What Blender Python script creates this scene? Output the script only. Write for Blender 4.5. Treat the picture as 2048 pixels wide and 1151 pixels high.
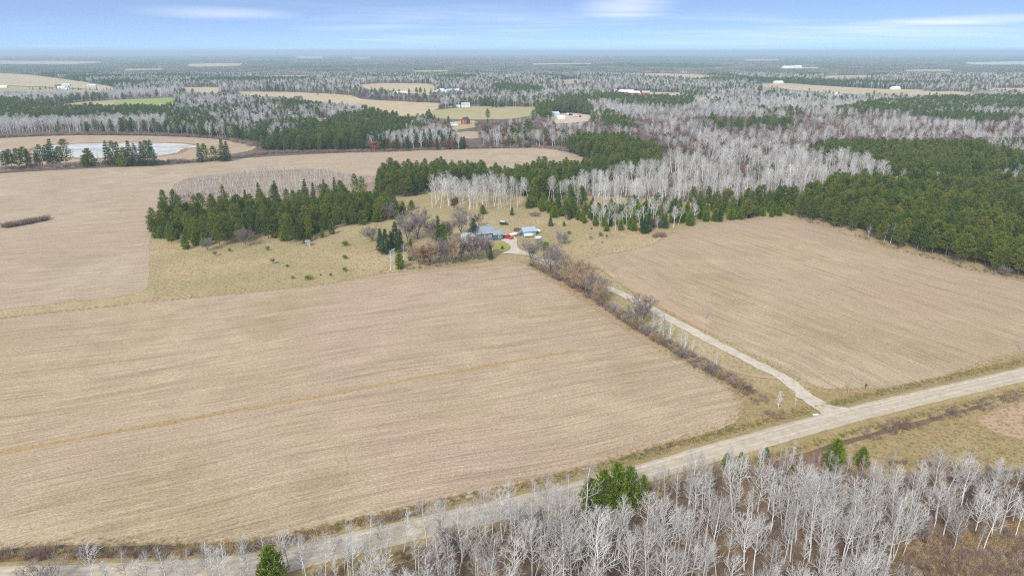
import bpy, math, random
import numpy as np
from mathutils import Vector, Matrix
from mathutils.geometry import tessellate_polygon

for _o in list(bpy.data.objects):
    bpy.data.objects.remove(_o)
SC = bpy.context.scene
COL = SC.collection
R = math.radians

# ------------------------------------------------------------------ camera
CAM_H = 85.0
FPX = 1365.0
PITCH = math.atan((575.5 - 103.0) / FPX)
cam_data = bpy.data.cameras.new('camera')
cam_data.sensor_width = 36.0
cam_data.lens = FPX / 2048.0 * 36.0
cam_data.clip_start = 0.5
cam_data.clip_end = 90000.0
cam = bpy.data.objects.new('camera', cam_data)
cam.location = (0, 0, CAM_H)
cam.rotation_euler = (math.pi / 2 - PITCH, 0, 0)
COL.objects.link(cam)
SC.camera = cam

# ------------------------------------------------------------------ sky and sun
SUN_EL, SUN_AZ = 38.0, 205.0          # azimuth from +Y, clockwise: behind the camera, a little to its left
world = bpy.data.worlds.new('World')
SC.world = world
world.use_nodes = True
wt = world.node_tree
wt.nodes.clear()
def wn(t, **kw):
    n = wt.nodes.new(t)
    for k, v in kw.items():
        setattr(n, k, v)
    return n
def wmath(op, a, b=None, clamp=False):
    n = wn('ShaderNodeMath', operation=op, use_clamp=clamp)
    for i, v in enumerate((a, b)):
        if v is None: continue
        if isinstance(v, (int, float)): n.inputs[i].default_value = v
        else: wt.links.new(v, n.inputs[i])
    return n.outputs[0]
tc = wn('ShaderNodeTexCoord')
sep = wn('ShaderNodeSeparateXYZ'); wt.links.new(tc.outputs['Generated'], sep.inputs[0])
# clear, deep air: the pale band hugs the horizon
zz = wmath('ADD', wmath('MULTIPLY', sep.outputs[2], 4.6), 0.25)
cmb = wn('ShaderNodeCombineXYZ')
wt.links.new(sep.outputs[0], cmb.inputs[0]); wt.links.new(sep.outputs[1], cmb.inputs[1]); wt.links.new(zz, cmb.inputs[2])
nrm = wn('ShaderNodeVectorMath', operation='NORMALIZE'); wt.links.new(cmb.outputs[0], nrm.inputs[0])
sky = wn('ShaderNodeTexSky', sky_type='NISHITA')
sky.sun_disc = False
sky.sun_elevation = R(SUN_EL)
sky.sun_rotation = R(SUN_AZ)
sky.altitude = 0
sky.air_density = 1.0
sky.dust_density = 0.2
sky.ozone_density = 3.0
wt.links.new(nrm.outputs[0], sky.inputs[0])
# thin streaked cirrus on a flat layer overhead
den = wmath('ADD', wmath('ABSOLUTE', sep.outputs[2]), 0.03)
px_ = wmath('DIVIDE', sep.outputs[0], den); py_ = wmath('DIVIDE', sep.outputs[1], den)
cp = wn('ShaderNodeCombineXYZ'); wt.links.new(px_, cp.inputs[0]); wt.links.new(py_, cp.inputs[1])
def streak(scale, sx, sy, rot, loc, detail=6.0, dist=0.6):
    mp = wn('ShaderNodeMapping')
    mp.inputs['Scale'].default_value = (sx, sy, 1); mp.inputs['Rotation'].default_value = (0, 0, R(rot))
    mp.inputs['Location'].default_value = loc
    wt.links.new(cp.outputs[0], mp.inputs[0])
    nz = wn('ShaderNodeTexNoise'); nz.inputs['Scale'].default_value = scale
    nz.inputs['Detail'].default_value = detail; nz.inputs['Distortion'].default_value = dist
    nz.inputs['Roughness'].default_value = 0.55
    wt.links.new(mp.outputs[0], nz.inputs['Vector'])
    return nz.outputs['Fac']
s1 = streak(0.09, 1.0, 1.0, 12, (3.1, 1.7, 0))
s2 = streak(0.22, 0.8, 1.3, -10, (7.3, 4.2, 0), 8.0, 0.8)
cl = wmath('ADD', wmath('MULTIPLY', s1, 0.7), wmath('MULTIPLY', s2, 0.45))
clf = wn('ShaderNodeMapRange', interpolation_type='SMOOTHSTEP')
clf.inputs['From Min'].default_value = 0.56; clf.inputs['From Max'].default_value = 0.86
clf.inputs['To Min'].default_value = 0.0; clf.inputs['To Max'].default_value = 0.85
wt.links.new(cl, clf.inputs['Value'])
# the cirrus patches in view: azimuth and elevation of their middles, widths, tilt
az = wmath('ARCTAN2', sep.outputs[0], sep.outputs[1]); el = wmath('ARCSINE', sep.outputs[2])
wisp = None
sw = streak(0.4, 0.45, 0.9, -8, (2.3, 9.1, 0), 8.0, 1.0)
for a0, e0, wa, we, tl, am in ((0.150, 0.056, 0.060, 0.0125, 0.0, 1.0), (0.45, 0.022, 0.22, 0.010, 0.0, 0.5), (0.30, 0.012, 0.20, 0.005, 0.0, 0.3), (-0.38, 0.046, 0.10, 0.009, -0.02, 0.38), (-0.20, 0.030, 0.10, 0.005, 0.02, 0.35), (0.52, 0.032, 0.13, 0.006, 0.03, 0.6)):
    da = wmath('SUBTRACT', az, a0)
    de = wmath('SUBTRACT', wmath('SUBTRACT', el, e0), wmath('MULTIPLY', da, tl))
    q = wmath('ADD', wmath('POWER', wmath('ABSOLUTE', wmath('DIVIDE', da, wa)), 2.0), wmath('POWER', wmath('ABSOLUTE', wmath('DIVIDE', de, we)), 2.0))
    g_ = wmath('MULTIPLY', wmath('POWER', 2.718, wmath('MULTIPLY', q, -1.0)), am)
    wisp = g_ if wisp is None else wmath('MAXIMUM', wisp, g_)
swr = wn('ShaderNodeMapRange'); swr.inputs['From Min'].default_value = 0.36; swr.inputs['From Max'].default_value = 0.62
wt.links.new(sw, swr.inputs['Value'])
wisp = wmath('MULTIPLY', wisp, wmath('ADD', wmath('MULTIPLY', swr.outputs[0], 0.55), 0.45))
# high thin overcast whose edge lies above the blue strip on the horizon: it makes the flat, shadowless light
veil = wn('ShaderNodeMapRange', interpolation_type='SMOOTHSTEP')
veil.inputs['From Min'].default_value = 0.05; veil.inputs['From Max'].default_value = 0.30
veil.inputs['To Max'].default_value = 0.52
wt.links.new(sep.outputs[2], veil.inputs['Value'])
cover = wmath('MAXIMUM', wmath('MAXIMUM', wmath('ADD', wmath('MULTIPLY', clf.outputs[0], 0.6), 0.09), wisp), wmath('MULTIPLY', veil.outputs[0], wmath('ADD', wmath('MULTIPLY', s1, 0.6), 0.7)), True)
mixc = wn('ShaderNodeMix', data_type='RGBA')
wt.links.new(cover, mixc.inputs['Factor'])
wt.links.new(sky.outputs[0], mixc.inputs[6])
mixc.inputs[7].default_value = (4.9, 4.95, 5.05, 1)
bg = wn('ShaderNodeBackground'); bg.inputs['Strength'].default_value = 0.15
wt.links.new(mixc.outputs[2], bg.inputs['Color'])
wo = wn('ShaderNodeOutputWorld'); wt.links.new(bg.outputs[0], wo.inputs['Surface'])

sd = bpy.data.lights.new('sun', 'SUN')
sd.energy = 2.6
sd.angle = R(12)
sd.color = (1.0, 0.95, 0.87)
sun = bpy.data.objects.new('sun', sd)
sdir = Vector((math.sin(R(SUN_AZ)) * math.cos(R(SUN_EL)), math.cos(R(SUN_AZ)) * math.cos(R(SUN_EL)), math.sin(R(SUN_EL))))
sun.rotation_euler = sdir.to_track_quat('Z', 'Y').to_euler()
sun.location = (0, 0, 500)
COL.objects.link(sun)

SC.view_settings.view_transform = 'Standard'
SC.view_settings.look = 'None'
SC.view_settings.gamma = 1.0
SC.view_settings.use_curve_mapping = False
SC.view_settings.exposure = 0.75
SC.render.engine = 'CYCLES'
SC.cycles.max_bounces = 4
SC.cycles.diffuse_bounces = 2
SC.cycles.glossy_bounces = 2
SC.cycles.transmission_bounces = 2
SC.cycles.volume_bounces = 0
SC.cycles.use_denoising = False
SC.cycles.pixel_filter_type = 'BLACKMAN_HARRIS'
SC.cycles.filter_width = 1.15
SC.cycles.caustics_reflective = False
SC.cycles.caustics_refractive = False

# ------------------------------------------------------------------ layout helpers
CP, SP = math.cos(PITCH), math.sin(PITCH)
def G(px, py, z=0.0):
    """ground point (height z) seen at photo pixel"""
    a = (px - 1024.0) / FPX
    b = -(py - 575.5) / FPX
    dy = CP + b * SP
    dz = -SP + b * CP
    t = (z - CAM_H) / dz
    return Vector((a * t, dy * t, z))
def PX(x, y, z=0.0):
    """photo pixel of world points (arrays)"""
    zc = z - CAM_H
    d = y * CP - zc * SP
    u = y * SP + zc * CP
    return 1024.0 + FPX * x / d, 575.5 - FPX * u / d
def inpoly(x, y, poly):
    x = np.asarray(x, float); y = np.asarray(y, float)
    r = np.zeros(x.shape, bool)
    n = len(poly)
    for i in range(n):
        x1, y1 = poly[i]; x2, y2 = poly[(i + 1) % n]
        if y1 == y2: continue
        c = ((y1 > y) != (y2 > y)) & (x < (x2 - x1) * (y - y1) / (y2 - y1) + x1)
        r ^= c
    return r
def vnoise(x, y, seed=0):
    xi = np.floor(x).astype(np.int64); yi = np.floor(y).astype(np.int64)
    fx = x - xi; fy = y - yi
    fx = fx * fx * (3 - 2 * fx); fy = fy * fy * (3 - 2 * fy)
    def h(a, b):
        v = np.sin(a * 127.1 + b * 311.7 + seed * 74.7) * 43758.5453
        return v - np.floor(v)
    return (h(xi, yi) * (1 - fx) + h(xi + 1, yi) * fx) * (1 - fy) + (h(xi, yi + 1) * (1 - fx) + h(xi + 1, yi + 1) * fx) * fy
def catmull(pts, step, closed=True):
    """smooth a list of 2D/3D vectors and resample about every step metres"""
    n = len(pts); out = []
    rng = range(n) if closed else range(n - 1)
    for i in rng:
        if closed:
            p0, p1, p2, p3 = pts[i - 1], pts[i], pts[(i + 1) % n], pts[(i + 2) % n]
        else:
            p0, p1, p2, p3 = pts[max(i - 1, 0)], pts[i], pts[i + 1], pts[min(i + 2, n - 1)]
        L = (p2 - p1).length
        k = max(1, min(200, int(L / step)))
        for j in range(k):
            t = j / k
            # centripetal-ish: damp the tangents for uneven spacing
            m1 = (p2 - p0) * 0.5; m2 = (p3 - p1) * 0.5
            if m1.length > L: m1 = m1 * (L / m1.length)
            if m2.length > L: m2 = m2 * (L / m2.length)
            h00 = 2*t**3 - 3*t**2 + 1; h10 = t**3 - 2*t**2 + t; h01 = -2*t**3 + 3*t**2; h11 = t**3 - t**2
            out.append(p1 * h00 + m1 * h10 + p2 * h01 + m2 * h11)
    if not closed: out.append(pts[-1])
    return out
def mk_mesh(name, V, F, mats=(), mi=None, smooth=False):
    me = bpy.data.meshes.new(name)
    me.from_pydata(V, [], F)
    for m in mats: me.materials.append(m)
    if mi is not None: me.polygons.foreach_set('material_index', mi)
    if smooth: me.polygons.foreach_set('use_smooth', [True] * len(me.polygons))
    me.update()
    return me
def link(name, me, parent=None, loc=None, rz=None, label=None, cat=None, group=None, kind=None):
    o = bpy.data.objects.new(name, me)
    COL.objects.link(o)
    if parent is not None: o.parent = parent
    if loc is not None: o.location = loc
    if rz is not None: o.rotation_euler = (0, 0, rz)
    if label: o['label'] = label
    if cat: o['category'] = cat
    if group: o['group'] = group
    if kind: o['kind'] = kind
    return o

# ------------------------------------------------------------------ materials
def new_mat(name, rough=0.9, spec=0.2):
    m = bpy.data.materials.new(name); m.use_nodes = True
    t = m.node_tree
    b = t.nodes['Principled BSDF']
    b.inputs['Roughness'].default_value = rough
    b.inputs['Specular IOR Level'].default_value = spec
    return m, t, b
def nz(t, vec, scale, detail=4.0, rough=0.55, dist=0.0):
    n = t.nodes.new('ShaderNodeTexNoise')
    n.inputs['Scale'].default_value = scale; n.inputs['Detail'].default_value = detail
    n.inputs['Roughness'].default_value = rough; n.inputs['Distortion'].default_value = dist
    t.links.new(vec, n.inputs['Vector'])
    return n.outputs['Fac']
def ramp(t, fac, stops):
    r = t.nodes.new('ShaderNodeValToRGB')
    e = r.color_ramp.elements
    while len(e) < len(stops): e.new(0.5)
    for i, (p, c) in enumerate(stops):
        e[i].position = p; e[i].color = (*c, 1)
    t.links.new(fac, r.inputs[0])
    return r.outputs[0]
def mixrgb(t, fac, a, b, mode='MIX'):
    n = t.nodes.new('ShaderNodeMix'); n.data_type = 'RGBA'; n.blend_type = mode
    for s, v in ((0, fac), (6, a), (7, b)):
        if isinstance(v, (int, float)): n.inputs[s].default_value = v
        elif isinstance(v, tuple): n.inputs[s].default_value = (*v, 1)
        else: t.links.new(v, n.inputs[s])
    return n.outputs[2]
def mapr(t, v, a, b, c, d):
    n = t.nodes.new('ShaderNodeMapRange')
    t.links.new(v, n.inputs['Value'])
    for k, x in zip(('From Min', 'From Max', 'To Min', 'To Max'), (a, b, c, d)): n.inputs[k].default_value = x
    return n.outputs[0]
def objvec(t, rot=0.0, scale=(1, 1, 1)):
    tcn = t.nodes.new('ShaderNodeTexCoord')
    mp = t.nodes.new('ShaderNodeMapping')
    mp.vector_type = 'POINT'
    t.links.new(tcn.outputs['Object'], mp.inputs[0])
    mp.inputs['Rotation'].default_value = (0, 0, rot)
    m2 = t.nodes.new('ShaderNodeMapping')
    m2.inputs['Scale'].default_value = scale
    t.links.new(mp.outputs[0], m2.inputs[0])
    return m2.outputs[0]
def grey(t, v):
    c = t.nodes.new('ShaderNodeCombineColor')
    for i in range(3): t.links.new(v, c.inputs[i])
    return c.outputs[0]
def add_bump(t, b, h, strength, dist):
    n = t.nodes.new('ShaderNodeBump')
    n.inputs['Strength'].default_value = strength; n.inputs['Distance'].default_value = dist
    t.links.new(h, n.inputs['Height']); t.links.new(n.outputs[0], b.inputs['Normal'])
def ground_mat(name, c1, c2, c3, big=0.03, mid=0.25, fine=2.5, fine_amt=0.35, bump=0.25, rough=0.95):
    m, t, b = new_mat(name, rough, 0.1)
    v = objvec(t)
    f1 = nz(t, v, big, 5.0, 0.6, 0.4)
    f2 = nz(t, v, mid, 6.0, 0.65, 0.3)
    f3 = nz(t, v, fine, 4.0, 0.7)
    col = mixrgb(t, mapr(t, f1, 0.38, 0.62, 0, 1), c1, c2)
    col = mixrgb(t, mapr(t, f2, 0.48, 0.66, 0, 0.85), col, c3)
    col = mixrgb(t, 1.0, col, grey(t, mapr(t, f3, 0.25, 0.75, 1 - fine_amt, 1 + fine_amt)), 'MULTIPLY')
    t.links.new(col, b.inputs['Base Color'])
    if bump: add_bump(t, b, f3, bump, 0.25)
    return m
def field_mat(name, row, base, light, dark, tint, streaks=1.0):
    """row = direction of the drill rows in radians"""
    m, t, b = new_mat(name, 0.95, 0.08)
    v0 = objvec(t)
    vr = objvec(t, -row)
    # rows bend a little over their length
    wob = nz(t, v0, 0.006, 2.0)
    sep_ = t.nodes.new('ShaderNodeSeparateXYZ'); t.links.new(vr, sep_.inputs[0])
    ma = t.nodes.new('ShaderNodeMath'); ma.operation = 'MULTIPLY_ADD'
    t.links.new(wob, ma.inputs[0]); ma.inputs[1].default_value = 30.0; t.links.new(sep_.outputs[1], ma.inputs[2])
    def rowvec(sx, sy):
        c = t.nodes.new('ShaderNodeCombineXYZ')
        a = t.nodes.new('ShaderNodeMath'); a.operation = 'MULTIPLY'; t.links.new(sep_.outputs[0], a.inputs[0]); a.inputs[1].default_value = sx
        d = t.nodes.new('ShaderNodeMath'); d.operation = 'MULTIPLY'; t.links.new(ma.outputs[0], d.inputs[0]); d.inputs[1].default_value = sy
        t.links.new(a.outputs[0], c.inputs[0]); t.links.new(d.outputs[0], c.inputs[1])
        return c.outputs[0]
    patch = nz(t, v0, 0.018, 5.0, 0.62, 0.8)
    tintf = nz(t, v0, 0.009, 4.0, 0.6, 1.0)
    st1 = nz(t, rowvec(0.012, 0.35), 1.0, 5.0, 0.7)
    st2 = nz(t, rowvec(0.06, 1.6), 1.0, 4.0, 0.7)
    st3 = nz(t, rowvec(1.0, 4.0), 1.0, 5.0, 0.8)
    sp = nz(t, v0, 2.2, 5.0, 0.8)
    col = mixrgb(t, mapr(t, patch, 0.40, 0.60, 0, 1), base, light)
    damp = nz(t, v0, 0.045, 5.0, 0.6, 1.5)
    col = mixrgb(t, 1.0, col, grey(t, mapr(t, damp, 0.3, 0.7, 0.86, 1.12)), 'MULTIPLY')
    col = mixrgb(t, mapr(t, tintf, 0.40, 0.60, 0, 0.9), col, tint)
    col = mixrgb(t, mapr(t, st1, 0.50, 0.66, 0, 0.52 * streaks), col, dark)
    col = mixrgb(t, mapr(t, st1, 0.48, 0.32, 0, 0.5 * streaks), col, light)
    col = mixrgb(t, 1.0, col, grey(t, mapr(t, st2, 0.3, 0.7, 1 - 0.26 * streaks, 1 + 0.26 * streaks)), 'MULTIPLY')
    col = mixrgb(t, 1.0, col, grey(t, mapr(t, st3, 0.3, 0.7, 0.70, 1.3)), 'MULTIPLY')
    col = mixrgb(t, 1.0, col, grey(t, mapr(t, sp, 0.3, 0.7, 0.62, 1.32)), 'MULTIPLY')
    t.links.new(col, b.inputs['Base Color'])
    add_bump(t, b, st3, 0.5, 0.12)
    return m
def plain(name, c, rough=0.6, spec=0.3, var=0.12, scale=1.5, metal=0.0):
    m, t, b = new_mat(name, rough, spec)
    v = objvec(t)
    f = nz(t, v, scale, 5.0, 0.6)
    col = mixrgb(t, 1.0, c, grey(t, mapr(t, f, 0.3, 0.7, 1 - var, 1 + var)), 'MULTIPLY')
    t.links.new(col, b.inputs['Base Color'])
    b.inputs['Metallic'].default_value = metal
    return m
def leaf_mat(name, cols, rough=0.7, transl=0.0, nscale=0.9):
    """cols: list of colours picked per tree, varied by clump inside the crown"""
    m, t, b = new_mat(name, rough, 0.04)
    oi = t.nodes.new('ShaderNodeObjectInfo')
    k = len(cols)
    col = ramp(t, oi.outputs['Random'], [(i / max(1, k - 1), c) for i, c in enumerate(cols)])
    v = objvec(t)
    f = nz(t, v, nscale, 3.0, 0.6)
    col = mixrgb(t, 1.0, col, grey(t, mapr(t, f, 0.3, 0.7, 0.65, 1.4)), 'MULTIPLY')
    t.links.new(col, b.inputs['Base Color'])
    if transl:
        tr = t.nodes.new('ShaderNodeBsdfTranslucent'); t.links.new(col, tr.inputs[0])
        mx = t.nodes.new('ShaderNodeMixShader'); mx.inputs[0].default_value = transl
        t.links.new(b.outputs[0], mx.inputs[1]); t.links.new(tr.outputs[0], mx.inputs[2])
        t.links.new(mx.outputs[0], t.nodes['Material Output'].inputs['Surface'])
    return m
def bark_mat(name, c1, c2, scars=0.0):
    m, t, b = new_mat(name, 0.85, 0.15)
    oi = t.nodes.new('ShaderNodeObjectInfo')
    col = ramp(t, oi.outputs['Random'], [(0.0, c1), (1.0, c2)])
    if scars:
        v = objvec(t, 0.0, (2.0, 2.0, 5.0))
        f = nz(t, v, 1.3, 4.0, 0.7)
        col = mixrgb(t, mapr(t, f, 0.56, 0.66, 0, scars), col, (0.06, 0.05, 0.045))
    t.links.new(col, b.inputs['Base Color'])
    return m

MAT = {}
MAT['aspen_bark'] = bark_mat('aspen_bark', (0.55, 0.53, 0.495), (0.77, 0.76, 0.73), 0.7)
MAT['aspen_twig'] = bark_mat('aspen_twig', (0.36, 0.34, 0.315), (0.65, 0.64, 0.61))
MAT['sap_bark'] = bark_mat('sapling_bark', (0.27, 0.17, 0.14), (0.44, 0.36, 0.32))
MAT['grey_bark'] = bark_mat('grey_bark', (0.13, 0.11, 0.095), (0.20, 0.17, 0.15))
MAT['grey_twig'] = bark_mat('grey_twig', (0.17, 0.14, 0.13), (0.33, 0.29, 0.265))
MAT['brown_twig'] = bark_mat('brown_twig', (0.34, 0.25, 0.155), (0.42, 0.32, 0.21))
MAT['pine_bark'] = bark_mat('pine_bark', (0.13, 0.085, 0.06), (0.2, 0.14, 0.1))
MAT['pine_needle'] = leaf_mat('pine_needle', [(0.075, 0.135, 0.022), (0.19, 0.235, 0.036), (0.11, 0.175, 0.030), (0.24, 0.25, 0.045), (0.09, 0.15, 0.03)], 0.65, 0.35)
MAT['young_needle'] = leaf_mat('young_pine_needle', [(0.14, 0.22, 0.024), (0.21, 0.27, 0.034), (0.16, 0.235, 0.03)], 0.65, 0.35)
MAT['spruce_needle'] = leaf_mat('spruce_needle', [(0.045, 0.105, 0.036), (0.065, 0.13, 0.042), (0.10, 0.145, 0.045)], 0.65, 0.3)
MAT['oak_leaf'] = leaf_mat('oak_leaf', [(0.21, 0.08, 0.045), (0.31, 0.125, 0.06), (0.30, 0.16, 0.08), (0.18, 0.075, 0.05)], 0.8, 0.35)
MAT['gold_leaf'] = leaf_mat('gold_leaf', [(0.62, 0.38, 0.05), (0.6, 0.4, 0.06)], 0.8, 0.2)
MAT['brush'] = bark_mat('brush_twig', (0.17, 0.11, 0.085), (0.36, 0.28, 0.22))
MAT['dry_grass'] = leaf_mat('dry_grass', [(0.54, 0.41, 0.23), (0.47, 0.34, 0.18), (0.60, 0.48, 0.29), (0.41, 0.32, 0.165)], 0.9, 0.35)
MAT['green_grass'] = leaf_mat('green_grass', [(0.27, 0.26, 0.085), (0.34, 0.30, 0.12), (0.21, 0.23, 0.06)], 0.9, 0.35)
MAT['reed'] = leaf_mat('reed', [(0.50, 0.36, 0.20), (0.42, 0.30, 0.17), (0.55, 0.42, 0.25)], 0.9, 0.2)
# ------------------------------------------------------------------ the ground and its sheets
ROW = R(22.6)
MAT['ground'] = ground_mat('ground', (0.13, 0.10, 0.075), (0.16, 0.125, 0.09), (0.10, 0.08, 0.065), 0.004, 0.03, 0.4, 0.3, 0.0)
MAT['meadow'] = ground_mat('meadow_grass', (0.39, 0.31, 0.172), (0.30, 0.255, 0.12), (0.325, 0.23, 0.14), 0.025, 0.12, 1.1, 0.5, 0.45)
MAT['litter'] = ground_mat('leaf_litter', (0.155, 0.10, 0.065), (0.20, 0.135, 0.075), (0.11, 0.078, 0.055), 0.04, 0.3, 2.5, 0.45, 0.5)
MAT['verge'] = ground_mat('verge_grass', (0.295, 0.235, 0.105), (0.335, 0.26, 0.13), (0.26, 0.175, 0.10), 0.06, 0.35, 2.6, 0.4, 0.5)
MAT['marsh'] = ground_mat('marsh_reeds', (0.40, 0.305, 0.21), (0.36, 0.265, 0.18), (0.43, 0.345, 0.24), 0.02, 0.10, 1.0, 0.25, 0.3)
MAT['gravel'] = ground_mat('road_gravel', (0.44, 0.375, 0.275), (0.47, 0.405, 0.305), (0.37, 0.305, 0.22), 0.08, 0.6, 6.0, 0.16, 0.3)
MAT['drive'] = ground_mat('driveway_gravel', (0.50, 0.435, 0.345), (0.54, 0.475, 0.39), (0.40, 0.32, 0.23), 0.10, 0.6, 6.0, 0.16, 0.3)
MAT['track'] = ground_mat('track_sand', (0.52, 0.42, 0.31), (0.57, 0.47, 0.36), (0.40, 0.29, 0.19), 0.10, 0.5, 4.0, 0.2, 0.3)
MAT['fieldA'] = field_mat('harvested_field', ROW, (0.365, 0.284, 0.175), (0.43, 0.345, 0.225), (0.26, 0.20, 0.122), (0.405, 0.295, 0.215))
MAT['fieldB'] = field_mat('harvested_field_across', R(117), (0.36, 0.272, 0.165), (0.42, 0.33, 0.215), (0.28, 0.21, 0.13), (0.39, 0.285, 0.195))
MAT['fieldC'] = field_mat('harvested_field_far', ROW, (0.38, 0.30, 0.198), (0.43, 0.35, 0.24), (0.31, 0.24, 0.155), (0.40, 0.305, 0.215), 1.1)
MAT['stub_bare'] = ground_mat('bare_headland', (0.39, 0.275, 0.175), (0.41, 0.30, 0.20), (0.37, 0.28, 0.185), 0.05, 0.3, 2.5, 0.2, 0.2)
MAT['stub_plot'] = ground_mat('plot_grass', (0.34, 0.265, 0.185), (0.29, 0.22, 0.155), (0.25, 0.165, 0.12), 0.03, 0.15, 1.5, 0.4, 0.2)
MAT['ditch'] = ground_mat('ditch_litter', (0.17, 0.09, 0.05), (0.22, 0.125, 0.065), (0.26, 0.18, 0.085), 0.08, 0.4, 2.5, 0.5, 0.5)
MAT['far_tan'] = ground_mat('far_hay_field', (0.46, 0.365, 0.215), (0.49, 0.40, 0.25), (0.40, 0.315, 0.19), 0.006, 0.03, 0.3, 0.12, 0.0)
MAT['far_green'] = ground_mat('far_green_field', (0.24, 0.30, 0.085), (0.28, 0.32, 0.10), (0.36, 0.34, 0.14), 0.006, 0.02, 0.3, 0.12, 0.0)
MAT['far_mixed'] = ground_mat('far_pasture', (0.37, 0.32, 0.16), (0.32, 0.30, 0.14), (0.41, 0.34, 0.20), 0.006, 0.03, 0.3, 0.12, 0.0)

GX = 33000.0
gv = []; gf = []
ys = [-300, 0, 200, 400, 800, 1600, 3200, 6400, 12000, 20000, 33000]
xs = [-GX, -12000, -4000, -1200, -400, 0, 400, 1200, 4000, 12000, GX]
for y in ys:
    for x in xs: gv.append((x, y, 0.0))
nx = len(xs)
for j in range(len(ys) - 1):
    for i in range(nx - 1):
        a = j * nx + i
        gf.append((a, a + 1, a + nx + 1, a + nx))
link('ground', mk_mesh('ground', gv, gf, [MAT['ground']]), kind='structure', label='wide brushy plain reaching to the horizon', cat='ground')

def outline(px_poly, z, step=3.0, rough=0.5, smooth=True, seed=1):
    pts = [G(x, y) for x, y in px_poly]
    if smooth: pts = catmull(pts, step)
    out = []
    for i, p in enumerate(pts):
        n = float(vnoise(np.array([p.x / 4.0]), np.array([p.y / 4.0]), seed)[0]) - 0.5
        m = float(vnoise(np.array([p.x / 1.3]), np.array([p.y / 1.3]), seed + 5)[0]) - 0.5
        out.append(Vector((p.x + rough * (2 * n + m), p.y + rough * (2 * m - n), z)))
    return out
def sheet(name, px_poly, z, mat, label, step=3.0, rough=0.5, smooth=True, cat='ground', kind='structure', seed=1):
    pts = outline(px_poly, z, step, rough, smooth, seed)
    tris = tessellate_polygon([pts])
    V = [tuple(p) for p in pts]
    F = []
    for t in tris:
        a, b, c = (pts[i] for i in t)
        up = (b - a).cross(c - a).z
        if abs(up) < 1e-9: continue
        F.append(tuple(t) if up > 0 else tuple(reversed(t)))
    me = mk_mesh(name, V, F, [mat])
    return link(name, me, label=label, cat=cat, kind=kind)
def strip(name, pts, half, z, mat, label, edge=0.25, seed=3, profile=None, parent=None, kind='structure', cat='road'):
    """ribbon along a list of world points; profile = [(offset, dz)]"""
    prof = profile or [(-half, 0.0), (half, 0.0)]
    V = []; F = []
    n = len(pts); k = len(prof)
    for i, p in enumerate(pts):
        d = (pts[min(i + 1, n - 1)] - pts[max(i - 1, 0)]); d.z = 0; d.normalize()
        s = Vector((d.y, -d.x, 0))
        for q, (o, dz) in enumerate(prof):
            w = 0.0
            if q in (0, k - 1):
                w = edge * 2 * (float(vnoise(np.array([p.x / 2.0 + q * 9]), np.array([p.y / 2.0]), seed)[0]) - 0.5)
            V.append(tuple(p + s * (o + w) + Vector((0, 0, z + dz))))
    for i in range(n - 1):
        for q in range(k - 1):
            a = i * k + q
            F.append((a, a + 1, a + k + 1, a + k))
    return link(name, mk_mesh(name, V, F, [mat]), parent=parent, label=label, cat=cat, kind=kind)

FIELD_A = [(-560, 745), (-200, 668), (0, 636), (150, 619), (300, 602), (420, 591), (540, 579), (680, 562), (760, 547), (850, 539), (930, 528), (1000, 519), (1045, 522), (1075, 540), (1110, 562), (1180, 607), (1250, 655), (1330, 703), (1400, 738), (1455, 768), (1484, 800), (1480, 832), (1440, 858), (1300, 897), (1150, 946), (1000, 983), (850, 1012), (700, 1048), (560, 1078), (440, 1094), (300, 1086), (120, 1090), (0, 1101), (-300, 1130), (-700, 1180)]
FIELD_B = [(1158, 524), (1200, 511), (1260, 500), (1310, 486), (1335, 470), (1380, 456), (1440, 444), (1520, 437), (1600, 440), (1680, 464), (1800, 502), (1950, 543), (2048, 564), (2350, 640), (2350, 650), (2160, 690), (2048, 706), (1960, 730), (1880, 760), (1800, 774), (1730, 779), (1650, 779), (1605, 766), (1560, 738), (1460, 688), (1360, 638), (1290, 600), (1245, 572), (1200, 540)]
FIELD_C = [(-500, 690), (-200, 648), (0, 620), (120, 606), (210, 598), (280, 584), (296, 568), (300, 500), (303, 455), (318, 425), (332, 402), (342, 382), (372, 358), (480, 345), (620, 338), (700, 349), (760, 353), (930, 350), (1000, 358), (1080, 347), (1170, 332), (1175, 320), (1140, 306), (1085, 296), (1000, 297), (750, 303), (620, 309), (480, 317), (330, 331), (200, 336), (0, 347), (-200, 360), (-600, 400)]
MEADOW = [(-900, 400), (330, 392), (700, 386), (860, 380), (1060, 388), (1300, 398), (1600, 428), (1800, 480), (2048, 545), (2400, 640), (2400, 662), (2048, 720), (1740, 800), (1660, 815), (1480, 845), (1300, 892), (1000, 975), (700, 1040), (440, 1086), (0, 1092), (-900, 1190)]
WOOD_FLOOR = [(-200, 1420), (150, 1215), (420, 1180), (600, 1146), (700, 1122), (850, 1085), (1000, 1050), (1150, 1018), (1300, 968), (1500, 916), (1700, 868), (1850, 830), (2048, 785), (2350, 725), (2700, 900), (2700, 1420)]
sheet('meadow', MEADOW, 0.04, MAT['meadow'], 'dry yellow grassland around the farmstead', 4, 0.6, cat='meadow')
wf = sheet('wood_floor', WOOD_FLOOR, 0.04, MAT['litter'], 'brown leaf litter under the bare wood below the road', 4, 0.6)
sheet('grass_bank', [(1640, 905), (1760, 872), (1880, 838), (2048, 790), (2350, 720), (2600, 900), (2300, 1010), (2048, 968), (1940, 948), (1840, 952), (1740, 958), (1680, 930)], 0.07, MAT['verge'], 'rough grass bank on the near side of the gravel road', 3, 0.8)
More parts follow.
